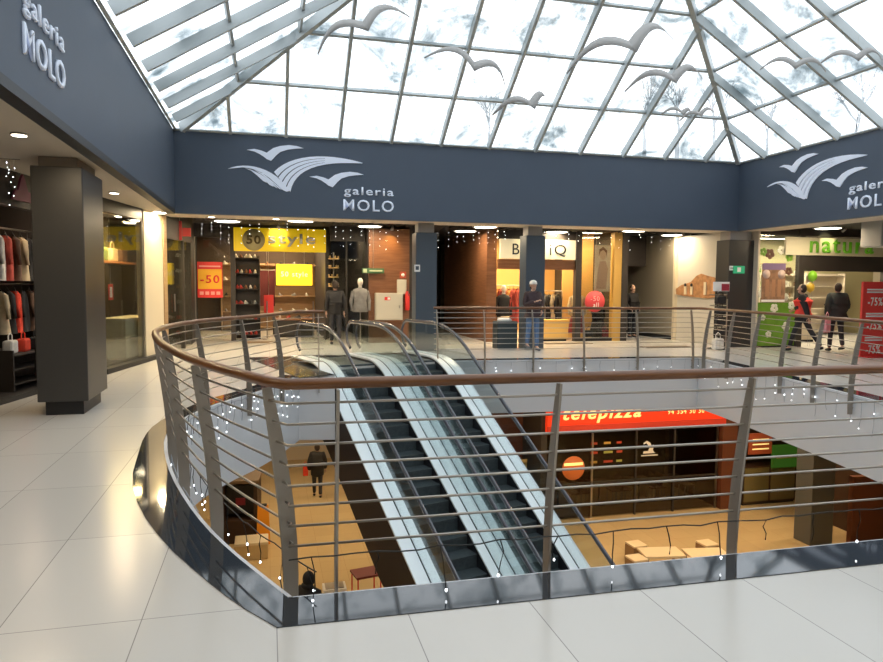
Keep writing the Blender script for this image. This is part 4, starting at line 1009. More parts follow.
# left shops: goods
lt = lambda y, off, z=0: LF(y, off, z)
for r_, (za, n) in enumerate(((0.10, 2), (.50, 2))):
    for i in range(2):
        p = lt(14.85+.80*i, .45, za); t = thing('storage_crate', 'pale crate, %s column %s, in the left shop window' % (['left','right'][i], ['at the bottom','on top'][r_]), 'crate', tuple(p), LA, 'stacked pale crates in the left shop window')
        mb = MB().bbox(-.36,.36,-.25,.25,0,.395,.015); mb.build('body', mat('crate', (.34,.32,.23), .6, var=.1), t); MB().bbox(-.37,.37,-.26,.26,.34,.398,.01).build('rim', mat('crate_rim', (.42,.40,.30), .6), t)
t = thing('high_shelf', 'high wooden shelf on the wall of the left shop', 'shelf', tuple(lt(15.7, 1.0, 2.0)), LA); MB().bbox(-1.1,1.1,-.2,.2,0,.05,.008).build('board', M_wood, t); MB().bbox(-1.1,-1.05,-.15,.15,-1.9,0,.004).bbox(1.05,1.1,-.15,.15,-1.9,0,.004).build('bracket', M_black, t)
for k, c in enumerate(('orange','green','beige','dark brown')): bag('%s bag on the high shelf of the left shop, %s from the left' % (c, ordn[k]), tuple(lt(14.9+.5*k, 1.0, 2.052)), LA, .3, .28, .15, cols[c], 'bags on the high shelf of the left shop')
t = thing('price_tag', 'small red price tag inside the left shop window', 'sign', tuple(lt(14.1, .3, 1.42)), LA); MB().bbox(-.10,.10,-.005,.005,-.15,.15,.002).build('card', M_red, t); MB().bbox(-.05,.05,-.009,-.0051,-.1,.1,.002).build('number_field', M_signtext, t); MB().tube([(0,0,.15),(0,0,1.6)], .003, 4).build('thread', M_steel, t)
t = thing('armchair', 'black armchair in the left shop window', 'armchair', tuple(lt(14.9, 1.25, .0)), LA); MB().bbox(-.45,.45,-.4,.4,.15,.55,.06).build('seat', M_black, t); MB().bbox(-.45,.45,.25,.45,.5,1.35,.06).build('backrest', M_black, t); MB().bbox(-.5,-.38,-.4,.4,.4,.85,.04).bbox(.38,.5,-.4,.4,.4,.85,.04).build('armrest', M_black, t); MB().bbox(-.4,.4,-.35,.35,0,.16,.01).build('base', M_black, t)
torso('dark clothed mannequin at the right of the left shop window', tuple(lt(16.5,.55)), LA-PI/2+.3, cols['black'], 1.05, m2=cols['black'])
for yy, lb in ((14.6,'front'),(17.2,'rear')): pass
p = lt(15.3, .3); round_lamp(p.x, p.y, 2.85, .2, 'round lamp hanging inside the left shop window', 'lamps of the left shop', 30, None, (1,.68,.28))
for o_ in [bpy.data.objects.new('x', None)]: pass
round_lamp(-2.22, 15.6, ZB+.012, .16, 'round lamp in front of the cream wall panel', 'lamps of the left shop', 26, None, (1,.82,.45))
p = lt(15.2, .9); shop_fill_light('added fill light deep in the left shop', p.x, p.y, 3.085, 1.0, .3, 30, (1,.72,.30))
# near left clothes shop
p = lt(12.2, .5); shop_fill_light('added fill light over the clothes of the near left shop', p.x, p.y, 3.085, 1.0, .2, 3.2, (1,.72,.48))
wall_back = lwall('wall_clothes_back', 3, 12.9, 2.6, 2.7, 0, H, mat('shop_tan', (.30,.22,.13), .8), 'tan back wall of the near left shop')
for r_, (z, seq) in enumerate(((2.28, ['black','white','red','dark brown','beige','black','grey','black']), (1.42, ['black','beige','black','bright red','black','dark brown','pink','maroon']))):
    t = thing('clothes_rail', '%s wall rail in the near left clothes shop' % ['upper','lower'][r_], 'clothes rail', tuple(lt(11.6, .95, z+.15)), LA)
    MB().tube([(-1.5,0,0),(1.4,0,0)], .014, 8).build('bar', M_steel, t)
    for s in (-1.4, 1.3): MB().tube([(s,0,0),(s,0,H-z-.15)], .01, 6).build('hanging_rod', M_steel, t)
    for i, c in enumerate(seq):
        q_ = lt(11.45+.21*i, .95, z)
        garment('%s garment, %s from the left on the %s rail of the near left shop' % (c, ordn[i], ['upper','lower'][r_]), tuple(q_), LA+rg.uniform(.5,1.1), .66 if r_ == 0 else .62, .36, cols[c], 'garment', 'garments on the rails of the near left shop')
shelf_rack('dark low shelf at the front of the near left shop', tuple(lt(11.9,.35)), LA, 2.0, .62, .4, 3, M_darkwall)
for i, c in enumerate(('white','bright red','black','beige','pink')):
    q_ = lt(11.2+.34*i, .55, .543-.02+.0); bag('%s handbag, %s from the left on the low shelf of the near left shop' % (c, ordn[i]), (q_.x, q_.y, .545), LA+.2, .27, .2, .14, cols[c], 'handbags on the low shelf of the near left shop')
for i, c in enumerate(('black','blue','bright red','dark brown')):
    q_ = lt(11.25+.36*i, .28, .33); garment('%s scarf, %s from the left at the front of the low shelf' % (c, ordn[i]), (q_.x, q_.y, .62) if False else (q_.x+.12, q_.y, .66), LA, .42, .24, cols[c], 'scarf', 'scarves at the front of the low shelf', 'scarf')
t = thing('pink_garland', 'small dark pink decoration under the ceiling left of the near pillar', 'decoration', tuple(LF(10.55, -.03, 2.70)), LA); MB().prism([(-.28,0),(-.18,.14),(-.12,.14),(-.05,.30),(.0,.36),(.05,.30),(.12,.14),(.18,.14),(.28,0)], 0, .03, TM).build('shape', mat('deco_pink', (.16,.02,.06), .6), t); MB().tube([(0,0,.36),(0,0,.5)], .004, 4).build('thread', M_steel, t)

# ------------------------------------------------------------------ lower level
ZL = -5.3; PA = 0
PM = Matrix.Translation((7.73, 18.2, ZL)) @ Matrix.Rotation(PA, 4, 'Z')
def lo(name, x0, x1, y0, y1, z0, z1, m, label=None, M=PM):
    o = MB().box(x0, x1, y0, y1, z0, z1).build(name, m); o.matrix_world = M; o['kind'] = 'structure'
    if label: o['label'] = label
    return o
M_brown = mat('lower_brown', (.045,.022,.012), .55); M_redbrown = mat('lower_redbrown', (.13,.04,.018), .5)
lo('wall_lower_pizza_back', -.2, 6.4, 3.0, 3.1, 0, 4.13, M_brown); lo('wall_lower_pizza_header', 0, 5.87, .12, .25, 2.55, 4.13, M_brown)
lo('wall_lower_pier_left', -.12, .06, -.05, 3.0, 0, 4.13, M_darkwall); lo('wall_lower_pier_right', 5.87, 6.4, -.12, 3.0, 0, 4.13, M_redbrown, 'red brown pier right of the pizza shop')
w = lo('window_11', .06, 5.87, .06, .075, .05, 2.56, glass_mat('dark_glass', (.55,.52,.50), .05), 'glass front of the pizza shop')
for x in (1.55, 3.0, 4.3, 5.8): MB().box(x-.025, x+.025, .03, .10, .0, 2.56).build('mullion', M_steel if x in (1.55,5.8) else M_darkwall, w)
MB().box(.06, 5.87, .03, .10, 1.05, 1.10).build('transom', M_darkwall, w)
t = thing('shop_sign', 'long red shop sign reading telepizza on the lower level', 'sign', tuple(PM @ V(2.93, -.18, 2.98)), PA)
MB().bbox(-2.93, 2.97, 0, .28, -.30, .80, .01).build('panel', M_redlit, t); MB().bbox(-2.93, 2.97, -.03, -.001, -.30, -.10, .005).build('lower_band', mat('band_red', (.50,.04,.02), .5, emit=(.8,.05,.02), es=.2), t)
text('telepizza', 'lettering', M_textyellow, t, (-2.45,-.001,-.06), (RX,0,0), width=2.5, height=.50, ext=.03, bold=.015, shear=.25)
text('94 354 30 30', 'lettering', M_textyellow, t, (.95,-.001,.10), (RX,0,0), width=1.25, height=.16, ext=.015)
t = thing('window_graphic', 'white and yellow menu lettering on the pizza shop glass', 'graphic', tuple(PM @ V(2.2, .05, 1.8)), PA)
rgx = random.Random(4)
for i in range(9):
    x = -.55+.42*(i % 3); z = .45-.28*(i//3); c = rgx.choice([mat('graphic_red', (.45,.06,.03), .5), mat('graphic_olive', (.35,.35,.08), .5), mat('graphic_ochre', (.5,.3,.06), .5)])
    MB().bbox(x-.15, x+rgx.uniform(.0,.18), -.006, 0, z-.035, z+.035, .002).build('line', c, t)
t = thing('window_graphic', 'small white moped courier logo on the pizza shop glass', 'graphic', tuple(PM @ V(3.45, .05, 1.98)), PA)
MB().prism([(-.22,-.12),(-.2,-.05),(-.05,-.05),(.0,.08),(-.12,.2),(-.2,.16),(-.22,.2),(-.1,.27),(.02,.2),(.06,.1),(.12,.14),(.16,.1),(.1,-.02),(.16,-.1),(.2,-.12)], 0, .008, Matrix.Rotation(PI/2,4,'X')).build('figure', M_signtext, t); MB().box(-.28,.28,-.008,0,-.2,-.165).build('line', M_signtext, t)
t = thing('window_poster', 'orange and red round pizza poster on the left pizza shop window', 'poster', tuple(PM @ V(.95, .045, 1.55)), PA)
MB().lathe([(.36,0),(.36,.008)], 24, M=Matrix.Rotation(PI/2,4,'X')).build('disc', mat('poster_orange2', (.55,.14,.03), .5, emit=(1,.25,.05), es=.12), t); MB().box(-.3,.3,-.012,-.009,.08,.16).build('lettering_band', M_textyellow, t)
for k, x in enumerate((1.0, 2.4, 3.8, 5.0)):
    t = thing('dining_table', 'small dark table inside the pizza shop, %s from the left' % ordn[k], 'table', tuple(PM @ V(x, 1.2, 0)), PA, 'tables inside the pizza shop'); MB().bbox(-.35,.35,-.3,.3,.70,.74,.01).build('tabletop', M_wood, t); MB().tube([(0,0,.02),(0,0,.7)], .03, 8).build('pole', M_black, t); MB().lathe([(.2,0),(.2,.02),(.03,.04)], 14).build('base', M_black, t)
    for s in (-1, 1):
        c = thing('chair', 'dark chair %s of the %s table in the pizza shop' % (['left','right'][s > 0], ordn[k]), 'chair', tuple(PM @ V(x+.55*s, 1.2, 0)), PA, 'chairs inside the pizza shop'); MB().bbox(-.2,.2,-.2,.2,.42,.46,.01).build('seat', M_redbrown, c); MB().bbox(s*.18-.02,s*.18+.02,-.2,.2,.46,.88,.01).build('backrest', M_redbrown, c)
        for a in (-.17,.17):
            for b in (-.17,.17): MB().tube([(a,b,0),(a,b,.42)], .014, 6).build('leg', M_steel, c)
# left of the pizza shop
wall('wall_lower_wood', 4.6, 7.6, 19.6, 19.75, ZL, -1.17, M_redbrown, 'orange brown wall left of the pizza shop')
t = thing('wall_mural', 'yellow green landscape picture beside the pizza shop', 'picture', (6.95, 18.7, -4.30)); MB().bbox(-.55,.45,0,.04,-.55,.75,.01).build('canvas', mat('mural', (.42,.34,.12), .6, var=.55, vscale=2.5), t); MB().bbox(-.55,.45,-.01,.0,.68,.78,.004).build('frame', mat('mural_top', (.7,.5,.2), .6), t); MB().box(-.5,-.45,.0,.04,-1.0,-.5).box(.4,.45,.0,.04,-1.0,-.5).build('leg', M_black, t)
# second lower shop
lo('wall_lower_second_back', 6.4, 12.6, .9, 1.0, 0, 4.13, M_brown)
t = thing('base_cabinet', 'long olive front of doors under the green sign on the lower level', 'cabinet', (15.45, 18.2, ZL), 0); MB().bbox(-.95,1.0,0,.5,.06,1.25,.01).build('body', M_brown, t)
for x in (-.93, .05): MB().bbox(x, x+.90, -.025, -.001, .12, 1.2, .008).build('door', mat('olive_door', (.16,.13,.05), .6), t)
MB().bbox(-.93,.98,.03,.47,0,.07,.005).build('plinth', M_black, t)
t = thing('menu_board', 'red lit menu board beside the pizza shop', 'sign', (15.0, 18.1, -3.32)); MB().bbox(-.42,.42,0,.06,-.32,.35,.008).build('panel', mat('menu_red', (.28,.05,.02), .5, emit=(1,.2,.05), es=.1), t)
for z in (-.15, 0, .15): MB().box(-.3,.3,-.006,-.001,z-.02,z+.02).build('line', M_textyellow, t)
MB().tube([(0,.03,.35),(0,.03,1.8)], .01, 5).build('rod', M_black, t)
t = thing('menu_board', 'green shop sign above the olive doors', 'sign', (16.0, 18.1, -3.80)); MB().bbox(-.55,.55,0,.06,-.32,.42,.008).build('panel', mat('menu_green', (.03,.09,.015), .5, emit=(.15,.5,.05), es=.1), t); MB().box(-.4,.4,-.006,-.001,-.02,.05).build('line', mat('graphic_olive', (.35,.35,.08), .5), t); MB().tube([(0,.03,.42),(0,.03,2.4)], .01, 5).build('rod', M_black, t)
pillar('grey square pillar on the lower level', 14.02, 14.74, 14.9, 15.5, mat('lower_pillar', (.075,.078,.075), .4), M_capbrown, -1.6, ZL, 0, .05, -1.162)
wall('wall_lower_right', 15.2, X1, 14.75, 14.9, ZL, -3.45, M_redbrown, 'red brown wall behind the grey lower pillar')
wall('wall_lower_right2', 15.9, 16.1, 14.9, 16.6, ZL, -1.162, M_brown)
wall('wall_lower_right3', 15.2, X1, 16.6, 16.7, ZL, -1.162, mat('lower_ochre', (.5,.32,.10), .6))
# kiosk lower left
t = thing('kiosk', 'dark brown kiosk with a display recess on the lower level', 'kiosk', (-.72, 18.9, ZL), -.1)
MB().bbox(-.52,.45,-.40,.5,0,.62,.01).bbox(-.52,-.42,-.4,.5,.62,1.62,.008).bbox(.35,.45,-.4,.5,.62,1.62,.008).bbox(-.42,.35,.4,.5,.62,1.62,.005).build('body', M_brown, t); MB().bbox(-.55,.48,-.43,.53,1.62,1.70,.01).build('top', mat('kiosk_top', (.17,.11,.06), .6), t)
MB().bbox(-.40,.33,-.1,.0,.70,1.5,.01).build('screen', M_black, t); MB().bbox(-.15,.1,-.115,-.101,.95,1.15,.005).build('picture', mat('maroon_card', (.35,.03,.05), .5), t)
t = thing('storage_box', 'cream box in front of the dark kiosk', 'box', (-.45, 17.6, ZL)); MB().bbox(-.4,.4,-.3,.3,0,.42,.02).build('body', mat('box_tan', (.62,.48,.26), .6), t); MB().bbox(-.41,.41,-.31,.31,.37,.44,.01).build('lid', M_cream, t)
t = thing('caution_board', 'orange folding caution board beside the kiosk', 'board', (-.17, 18.5, ZL)); 
for s in (-1, 1): MB().add([( -.18,s*.18,0),(.18,s*.18,0),(.14,s*.01,1.0),(-.14,s*.01,1.0),(-.18,s*.2,0),(.18,s*.2,0),(.14,s*.03,1.0),(-.14,s*.03,1.0)], [(0,1,2,3),(4,7,6,5),(0,4,5,1),(1,5,6,2),(2,6,7,3),(3,7,4,0)]).build('board', mat('caution_orange', (.80,.30,.01), .5), t)
MB().bbox(-.1,.1,-.04,.04,.97,1.04,.01).build('hinge', M_black, t)
for k, x in enumerate((9.25, 10.3)):
    t = thing('bench_table', 'long cream low table on the lower floor, %s' % ['nearer the escalators','nearer the grey pillar'][k], 'table', (x, 14.45-.3*k, ZL), -.15, 'low cream tables on the lower floor'); MB().bbox(-.5,.5,-.3,.3,.40,.46,.012).build('tabletop', mat('table_cream', (.78,.62,.38), .5), t)
    for a in (-.42,.42):
        for b in (-.22,.22): MB().bbox(a-.025,a+.025,b-.025,b+.025,0,.40,.004).build('leg', M_wood, t)
for k, (x, y) in enumerate(((8.95, 15.1), (10.75, 14.75), (8.5,14.3),(9.8,13.7))):
    t = thing('stool', 'brown block stool %s' % ['behind the left low table','behind the right low table','left of the left low table','between the two low tables'][k], 'stool', (x, y, ZL), .1, 'brown block stools on the lower floor'); MB().bbox(-.2,.2,-.2,.2,0,.40,.015).build('body', mat('stool_brown', (.30,.17,.07), .6), t); MB().bbox(-.2,.2,-.2,.2,.40,.45,.015).build('cushion', mat('table_cream', (.78,.62,.38), .5), t)
t = thing('side_table', 'small red framed table near the foot of the escalators', 'table', (2.05, 14.6, ZL), .2); MB().bbox(-.3,.3,-.25,.25,.55,.60,.01).build('tabletop', mat('maroon_top', (.2,.03,.03), .5), t)
for a in (-.26,.26):
    for b in (-.21,.21): MB().tube([(a,b,0),(a,b,.55)], .015, 6).build('leg', M_red, t)
t = thing('floor_display', 'white block standing in for a bright spot on the lower floor beside the red framed table', 'display', (1.35, 14.6, ZL)); MB().bbox(-.25,.25,-.2,.2,0,.35,.01).build('body', M_signtext, t); MB().bbox(-.2,.2,-.15,.15,.35,.37,.005).build('tray', M_steel, t)  # white block added in place of a bright spot on the floor
for x, y in ((1,17.5),(6,16.6),(9.5,15.9),(12.5,15.6),(0,21.5),(4.0,21.5),(2,9.2),(-1.8,13),(11.3,9.5),(15.4,15.6),(10.5,13.0)):
    inside = (y < 13.4 and -.5 < x < 9.0)
    if inside: continue
    round_lamp(x, y, -1.162, .22, 'round lamp in the lower level ceiling at %s' % ('the back' if y > 19 else 'the void edge'), 'lamps in the lower level ceiling', 42, M_lamp, (1,.74,.42))

# ------------------------------------------------------------------ people
def skin_mesh(pts, edges, root=0, sub=1):
    """pts: list of (co, radius); returns evaluated mesh of a skin modifier"""
    me = bpy.data.meshes.new('sk'); me.from_pydata([tuple(p[0]) for p in pts], edges, []); o = bpy.data.objects.new('sk', me); C.objects.link(o)
    o.modifiers.new('s', 'SKIN')
    for i, p in enumerate(pts):
        r_ = p[1] if isinstance(p[1], tuple) else (p[1], p[1])
        me.skin_vertices[0].data[i].radius = r_; me.skin_vertices[0].data[i].use_root = (i == root)
    m = o.modifiers.new('d', 'SUBSURF'); m.levels = sub; m.render_levels = sub
    bpy.context.view_layer.update(); dg = bpy.context.evaluated_depsgraph_get()
    r = bpy.data.meshes.new_from_object(o.evaluated_get(dg)); bpy.data.objects.remove(o); bpy.data.meshes.remove(me)
    vs = [v.co.copy() for v in r.vertices]; fs = [tuple(p.vertices) for p in r.polygons]; bpy.data.meshes.remove(r)
    return vs, fs
def person(label, loc, rz, h=1.7, stride=0.0, arms=('down','down'), coat=None, trousers=None, shoes=None, hair=None, hat=None, coat_len=.0, coat_m2=None, lean=0.0, head_turn=0, hood=None, bulk=1.2):
    """local frame: faces -Y, x to the figure's left"""
    k = h/1.70; t = thing('person', label, 'person', loc, rz)
    def P(x, y, z): return V(x*k, (y-lean*z*.12)*k, z*k)
    hip = .93
    J = {'pel': P(0,0,.97), 'waist': P(0,.0,1.10), 'chest': P(0,.01,1.30), 'neckb': P(0,.015,1.43), 'neck': P(0,.0,1.50), 'head': P(0,-.01,1.60)}
    L = {}
    for s, nm in ((1,'l'), (-1,'r')):
        st = stride*s
        L['hip'+nm] = P(s*.09, 0, hip-.03); L['knee'+nm] = P(s*.10, -st*.20-.02*abs(stride), .50+.01*abs(stride))
        L['ank'+nm] = P(s*.10, -st*.36+(.06 if st < 0 else 0), .09+(.06 if st < 0 else 0)); L['toe'+nm] = L['ank'+nm]+V(0, -.15*k, -.055*k if st >= 0 else -.075*k)
        L['sh'+nm] = P(s*.175, .015, 1.39)
        a = arms[0] if s == 1 else arms[1]
        if a == 'down': L['el'+nm] = P(s*.235, .03+st*.10, 1.13); L['wr'+nm] = P(s*.24, -.03+st*.22, .89)
        elif a == 'chest': L['el'+nm] = P(s*.24, -.02, 1.12); L['wr'+nm] = P(s*.06, -.25, 1.22)
        elif a == 'pocket': L['el'+nm] = P(s*.27, .06, 1.13); L['wr'+nm] = P(s*.19, -.08, .97)
        elif a == 'bent': L['el'+nm] = P(s*.23, .04, 1.13); L['wr'+nm] = P(s*.20, -.22, 1.06)
    # body: torso, legs, arms, neck in one skinned skeleton; head and hands welded into the same mesh
    pts = []; idx = {}
    def add(n, p, r): idx[n] = len(pts); pts.append((p, r)); return idx[n]
    add('pel', J['pel'], (.13*k,.10*k)); add('waist', J['waist'], (.115*k,.085*k)); add('chest', J['chest'], (.135*k,.095*k)); add('neckb', J['neckb'], (.07*k,.06*k)); add('neck', J['neck'], .048*k); add('head', J['head'], .06*k)
    ed = [(0,1),(1,2),(2,3),(3,4),(4,5)]
    for n in 'lr':
        add('hip'+n, L['hip'+n], .085*k); add('knee'+n, L['knee'+n], .052*k); add('ank'+n, L['ank'+n], .036*k); add('toe'+n, L['toe'+n], .03*k)
        ed += [(0, idx['hip'+n]), (idx['hip'+n], idx['knee'+n]), (idx['knee'+n], idx['ank'+n]), (idx['ank'+n], idx['toe'+n])]
        add('sh'+n, L['sh'+n], .052*k); add('el'+n, L['el'+n], .038*k); add('wr'+n, L['wr'+n], .026*k)
        ed += [(idx['chest'], idx['sh'+n]), (idx['sh'+n], idx['el'+n]), (idx['el'+n], idx['wr'+n])]
    mb = MB(); vs, fs = skin_mesh(pts, ed); mb.add(vs, fs, True)
    Mh = Matrix.Translation(J['head']) @ Matrix.Rotation(head_turn, 4, 'Z') @ Matrix.Scale(k, 4)
    mb.ell((0,.01,.02), .076, .094, .112, 16, 12, Mh); mb.ell((0,-.035,-.06), .05, .05, .045, 12, 8, Mh)
    mb.tube([(0,-.083,.035),(0,-.103,-.005),(0,-.095,-.018)], [.008,.013,.010], 6, M_=None) if False else mb.ell((0,-.094,.0), .012, .020, .022, 8, 6, Mh)
    for s in (-1, 1): mb.ell((s*.077,.01,.01), .010, .022, .032, 8, 6, Mh); mb.ell((s*.03,-.080,.03), .013, .008, .007, 8, 6, Mh)
    mb.ell((0,-.084,-.045), .024, .010, .007, 8, 6, Mh)
    for s, n in ((1,'l'), (-1,'r')):
        w_ = L['wr'+n]; d = (w_-L['el'+n]).normalized(); side = d.cross(V(0,-1,0) if abs(d.y) < .8 else V(0,0,1)).normalized(); inn = d.cross(side).normalized()
        hp = [(w_, .024*k), (w_+d*.045*k, (.034*k,.018*k)), (w_+d*.085*k, (.036*k,.016*k))]; he = [(0,1),(1,2)]
        vs, fs = skin_mesh(hp, he); mb.add(vs, fs, True)
        for f_ in range(4):
            o_ = side*0+inn*((f_-1.5)*.018*k); ln = [.070,.080,.074,.058][f_]*k; b0 = w_+d*.08*k+o_
            mb.tube([b0, b0+d*ln*.5, b0+d*ln*.8+side*.012*k, b0+d*ln*.95+side*.026*k], [.009*k,.009*k,.008*k,.006*k], 6)
        b0 = w_+d*.03*k-inn*.028*k; mb.tube([b0, b0+d*.03*k-inn*.022*k, b0+d*.055*k-inn*.026*k+side*.01*k], [.011*k,.010*k,.008*k], 6)
    mb.build('body', M_skin, t)
    # eyes as darker parts
    eb = MB()
    for s in (-1, 1): eb.ell((s*.03,-.0865,.03), .007, .004, .006, 6, 5, Mh)
    eb.build('eyes', M_black, t)
    # trousers
    g = .022*k; tp = [(J['pel']+V(0,0,.05*k), (.135*k,.11*k)), (J['pel'], (.145*k,.115*k))]; te = [(0,1)]
    for n in 'lr':
        i = len(tp); tp += [(L['hip'+n], .098*k), (L['knee'+n], .068*k), (L['ank'+n]+V(0,0,.01*k), .056*k)]; te += [(1,i),(i,i+1),(i+1,i+2)]
    vs, fs = skin_mesh(tp, te, 1); MB().add(vs, fs, True).build('trousers', trousers, t)
    sb = MB()
    for n in 'lr':
        a, b = L['ank'+n], L['toe'+n]; sb.tube([a+V(0,.05*k,-.03*k), a+V(0,.0,-.035*k), (a+b)/2+V(0,0,-.012*k), b], [.035*k,.047*k,.044*k,.03*k], 10, sy=.9)
    sb.build('shoes', shoes or M_black, t)
    # coat
    B = bulk
    cp = [(J['pel']+V(0,0,-.05*k-coat_len*k), (.150*k*B,.125*k*B)), (J['pel']+V(0,0,.02*k), (.150*k*B,.125*k*B)), (J['waist'], (.145*k*B,.118*k*B)), (J['chest'], (.165*k*B,.12*k*B)), (J['neckb'], (.095*k,.085*k)), (J['neckb']+V(0,0,.065*k), (.068*k,.068*k))]
    ce = [(0,1),(1,2),(2,3),(3,4),(4,5)]
    for n in 'lr':
        i = len(cp); cp += [(L['sh'+n], .078*k*B), (L['el'+n], .062*k*B), (L['wr'+n]-(L['wr'+n]-L['el'+n])*.06, .048*k*B)]; ce += [(3,i),(i,i+1),(i+1,i+2)]
    vs, fs = skin_mesh(cp, ce, 1); MB().add(vs, fs, True).build('coat', coat, t)
    if coat_m2:   # sleeveless vest over the coat
        vp = [(J['pel']+V(0,0,-.02*k), (.172*k*B,.146*k*B)), (J['waist'], (.172*k*B,.142*k*B)), (J['chest'], (.205*k*B,.150*k*B)), (J['neckb']+V(0,0,.02*k), (.15*k,.125*k))]
        vs, fs = skin_mesh(vp, [(0,1),(1,2),(2,3)], 1); MB().add(vs, fs, True).build('vest', coat_m2, t)
    if hair: 
        hb = MB(); hb.ell((0,.030,.022), .087, .088, .118, 14, 10, Mh); hb.build('hair', hair, t)
    if hood: hb = MB(); hb.ell((0,.035,.0), .11, .10, .14, 14, 10, Mh); hb.ell((0,.07,-.11), .13, .07, .07, 12, 8, Mh); hb.build('hood', hood, t)
    if hat:
        hb = MB(); hb.ell((0,.012,.070), .088, .104, .075, 16, 10, Mh); hb.lathe([(.084,.045),(.096,.050),(.096,.085),(.086,.09)], 18, M=Mh @ Matrix.Translation((0,.012,-.01))); hb.build('hat', hat, t)
    return t, L
Mbk = cols['black']; Mh_ = cm('hair_dark', (.035,.022,.015)); Mjean = cm('jeans', (.09,.16,.30)); Mdk = cm('trousers_dark', (.02,.02,.025))
t, L_ = person('person in white hat, dark brown jacket and jeans standing behind the far railing', (6.32, 15.75, 0), .1, 1.70, .12, ('pocket','chest'), cm('jacket_brown', (.045,.025,.028)), Mjean, cm('boots_grey', (.14,.15,.17)), Mh_, hat=cm('hat_white', (.78,.76,.70)), coat_len=.06)
t, L_ = person('person in dark clothes standing with folded hands at the mouth of the right passage', (10.95, 19.1, 0), .25, 1.62, .0, ('pocket','pocket'), Mbk, Mdk, None, Mh_, bulk=1.35)
t, L_ = person('person in a red vest over dark sleeves walking left past the natura shop', (13.05, 14.35, 0), -2.5, 1.66, .9, ('down','bent'), Mbk, Mdk, None, Mh_, coat_m2=cm('vest_red', (.78,.05,.03)), lean=.5, bulk=1.3)
t, L_ = person('person in a dark green coat with a pink bag, back turned, at right', (13.85, 14.2, 0), PI-.3, 1.70, .25, ('down','bent'), cm('coat_darkgreen', (.025,.032,.028)), Mdk, None, Mh_, coat_len=.14, bulk=1.55)
bag('pink shopping bag held by the person in the dark green coat', (13.47, 14.10, .50), .3, .20, .33, .10, cm('bag_pink', (.70,.32,.36)))
t, L_ = person('person in a black coat facing into the dark shop beyond the escalators', (1.72, 18.1, 0), PI, 1.66, .05, ('down','down'), Mbk, Mdk, None, Mh_, coat_len=.1, coat_m2=None)
t, L_ = person('person in a long black coat walking away on the lower level', (1.50, 22.0, -5.3), PI-.1, 1.74, .5, ('down','down'), Mbk, Mdk, None, Mh_, coat_len=.25, bulk=1.5)
t, L_ = person('person in a black hooded coat on the lower level just behind the near railing', (.68, 12.05, -5.3), 2.4, 1.78, .1, ('bent','bent'), Mbk, Mdk, None, Mh_, coat_len=.2, hood=Mbk)
bag('small orange red bag beside the person walking away below', (1.13, 22.0, -4.55), 0, .16, .30, .09, cols['bright red'])

# ------------------------------------------------------------------ outside: snowy slope and bare trees behind the glass
hm = MB(); nx, ny = 28, 10; vs = []; fs = []
rh = random.Random(8)
for j in range(ny):
    for i in range(nx):
        x = -45+130*i/(nx-1); y = 33+40*j/(ny-1); z = 3.9+6.8*min(1, j/3)*(1 if j > 0 else 0)*.9+rh.uniform(-.25,.25)
        vs.append((x, y, z))
for j in range(ny-1):
    for i in range(nx-1): fs.append((j*nx+i, j*nx+i+1, (j+1)*nx+i+1, (j+1)*nx+i))
o = hm.add(vs, fs, True).build('snow_slope', mat('snow', (.80,.84,.88), .8, var=.08, vscale=.3)); tag(o, 'snow covered slope outside behind the glass roof', None, None, 'structure')
def tree(x, y, z, h, label, rr):
    t = thing('bare_tree', label, 'tree', (x, y, z), 0, 'bare trees outside the glass roof'); mb = MB()
    def br(p, d, l, r, dep):
        q = p+d*l; mid = (p+q)/2+V(rr.uniform(-.05,.05)*l, rr.uniform(-.05,.05)*l, 0)
        mb.tube([p, mid, q], [r, r*.8, r*.6], 5, cap=False)
        if dep == 0: return
        for _ in range(3 if dep > 1 else 4):
            nd = (d+V(rr.uniform(-.75,.75), rr.uniform(-.75,.75), rr.uniform(-.05,.5))).normalized(); br(p+d*l*rr.uniform(.55,1), nd, l*rr.uniform(.6,.8), r*.6, dep-1)
    MB().tube([(0,0,-.6),(0,0,h*.22)], [h*.022, h*.018], 8).build('trunk', mat('bark', (.46,.47,.48), .9), t)  # snowy bark, paled to put the bright sky's haze into its colour
    br(V(0,0,h*.18), V(0,0,1), h*.27, h*.014, 4); mb.build('branches', mat('bark', (.46,.47,.48), .9), t)
rt = random.Random(21)
for x, y, h, lb in ((23.5,40,6.5,'bare tree outside, left of the middle of the far glazing on the right'),(26.5,41,7.5,'bare tree outside, left of the right hip beam'),(30.0,42,8.0,'bare tree outside just left of the right hip beam foot'),(33.5,41,6.5,'bare tree outside right of the hip beam'),(14.0,43,6,'bare tree outside above the middle of the far fascia'),(39,39,8,'bare tree outside over the right glazing')):
    tree(x, y, 9.6, h, lb, rt)

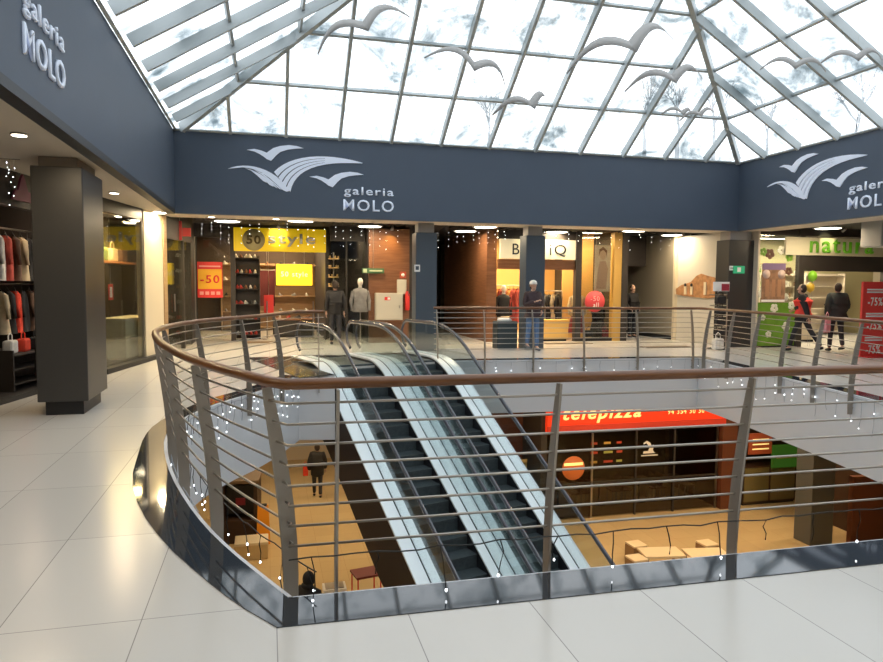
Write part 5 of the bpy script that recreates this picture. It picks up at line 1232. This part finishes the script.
# ------------------------------------------------------------------ world, camera
w = bpy.data.worlds.new('overcast_sky'); S.world = w; w.use_nodes = True; nt = w.node_tree
bg = nt.nodes['Background']; tc = nt.nodes.new('ShaderNodeTexCoord'); n = nt.nodes.new('ShaderNodeTexNoise'); n.inputs['Scale'].default_value = 2.2; n.inputs['Detail'].default_value = 3
cr = nt.nodes.new('ShaderNodeValToRGB'); cr.color_ramp.elements[0].position = .25; cr.color_ramp.elements[1].position = .75
cr.color_ramp.elements[0].color = (.80, .86, .93, 1); cr.color_ramp.elements[1].color = (1, 1, 1, 1)
nt.links.new(tc.outputs['Generated'], n.inputs['Vector']); nt.links.new(n.outputs['Fac'], cr.inputs['Fac']); nt.links.new(cr.outputs['Color'], bg.inputs['Color'])
bg.inputs['Strength'].default_value = 2.5
cam = bpy.data.cameras.new('camera'); co = bpy.data.objects.new('camera', cam); C.objects.link(co); S.camera = co
cam.sensor_fit = 'HORIZONTAL'; cam.sensor_width = 36; cam.lens = 36*684/883; cam.clip_end = 200; cam.clip_start = .05
Rm = Matrix(((0.96926, 0.00892, -0.24591), (-0.24591, 0.06806, -0.96690), (0.00811, 0.99764, 0.06816)))
def nrm(v): return v.normalized()
X_ = V(*[Rm[i][0] for i in range(3)]).normalized(); Z_ = V(*[Rm[i][2] for i in range(3)]); Z_ = (Z_-X_*Z_.dot(X_)).normalized(); Y_ = Z_.cross(X_)
co.matrix_world = Matrix(((X_.x,Y_.x,Z_.x,0),(X_.y,Y_.y,Z_.y,0),(X_.z,Y_.z,Z_.z,1.62),(0,0,0,1)))
S.view_settings.view_transform = 'Standard'; S.view_settings.look = 'None'; S.view_settings.gamma = 1; S.view_settings.use_curve_mapping = False
S.view_settings.exposure = 0.0
cy = S.cycles
cy.use_denoising = True; cy.max_bounces = 8; cy.diffuse_bounces = 4; cy.glossy_bounces = 4; cy.transparent_max_bounces = 24; cy.transmission_bounces = 4
cy.sample_clamp_indirect = 6; cy.caustics_reflective = False; cy.caustics_refractive = False
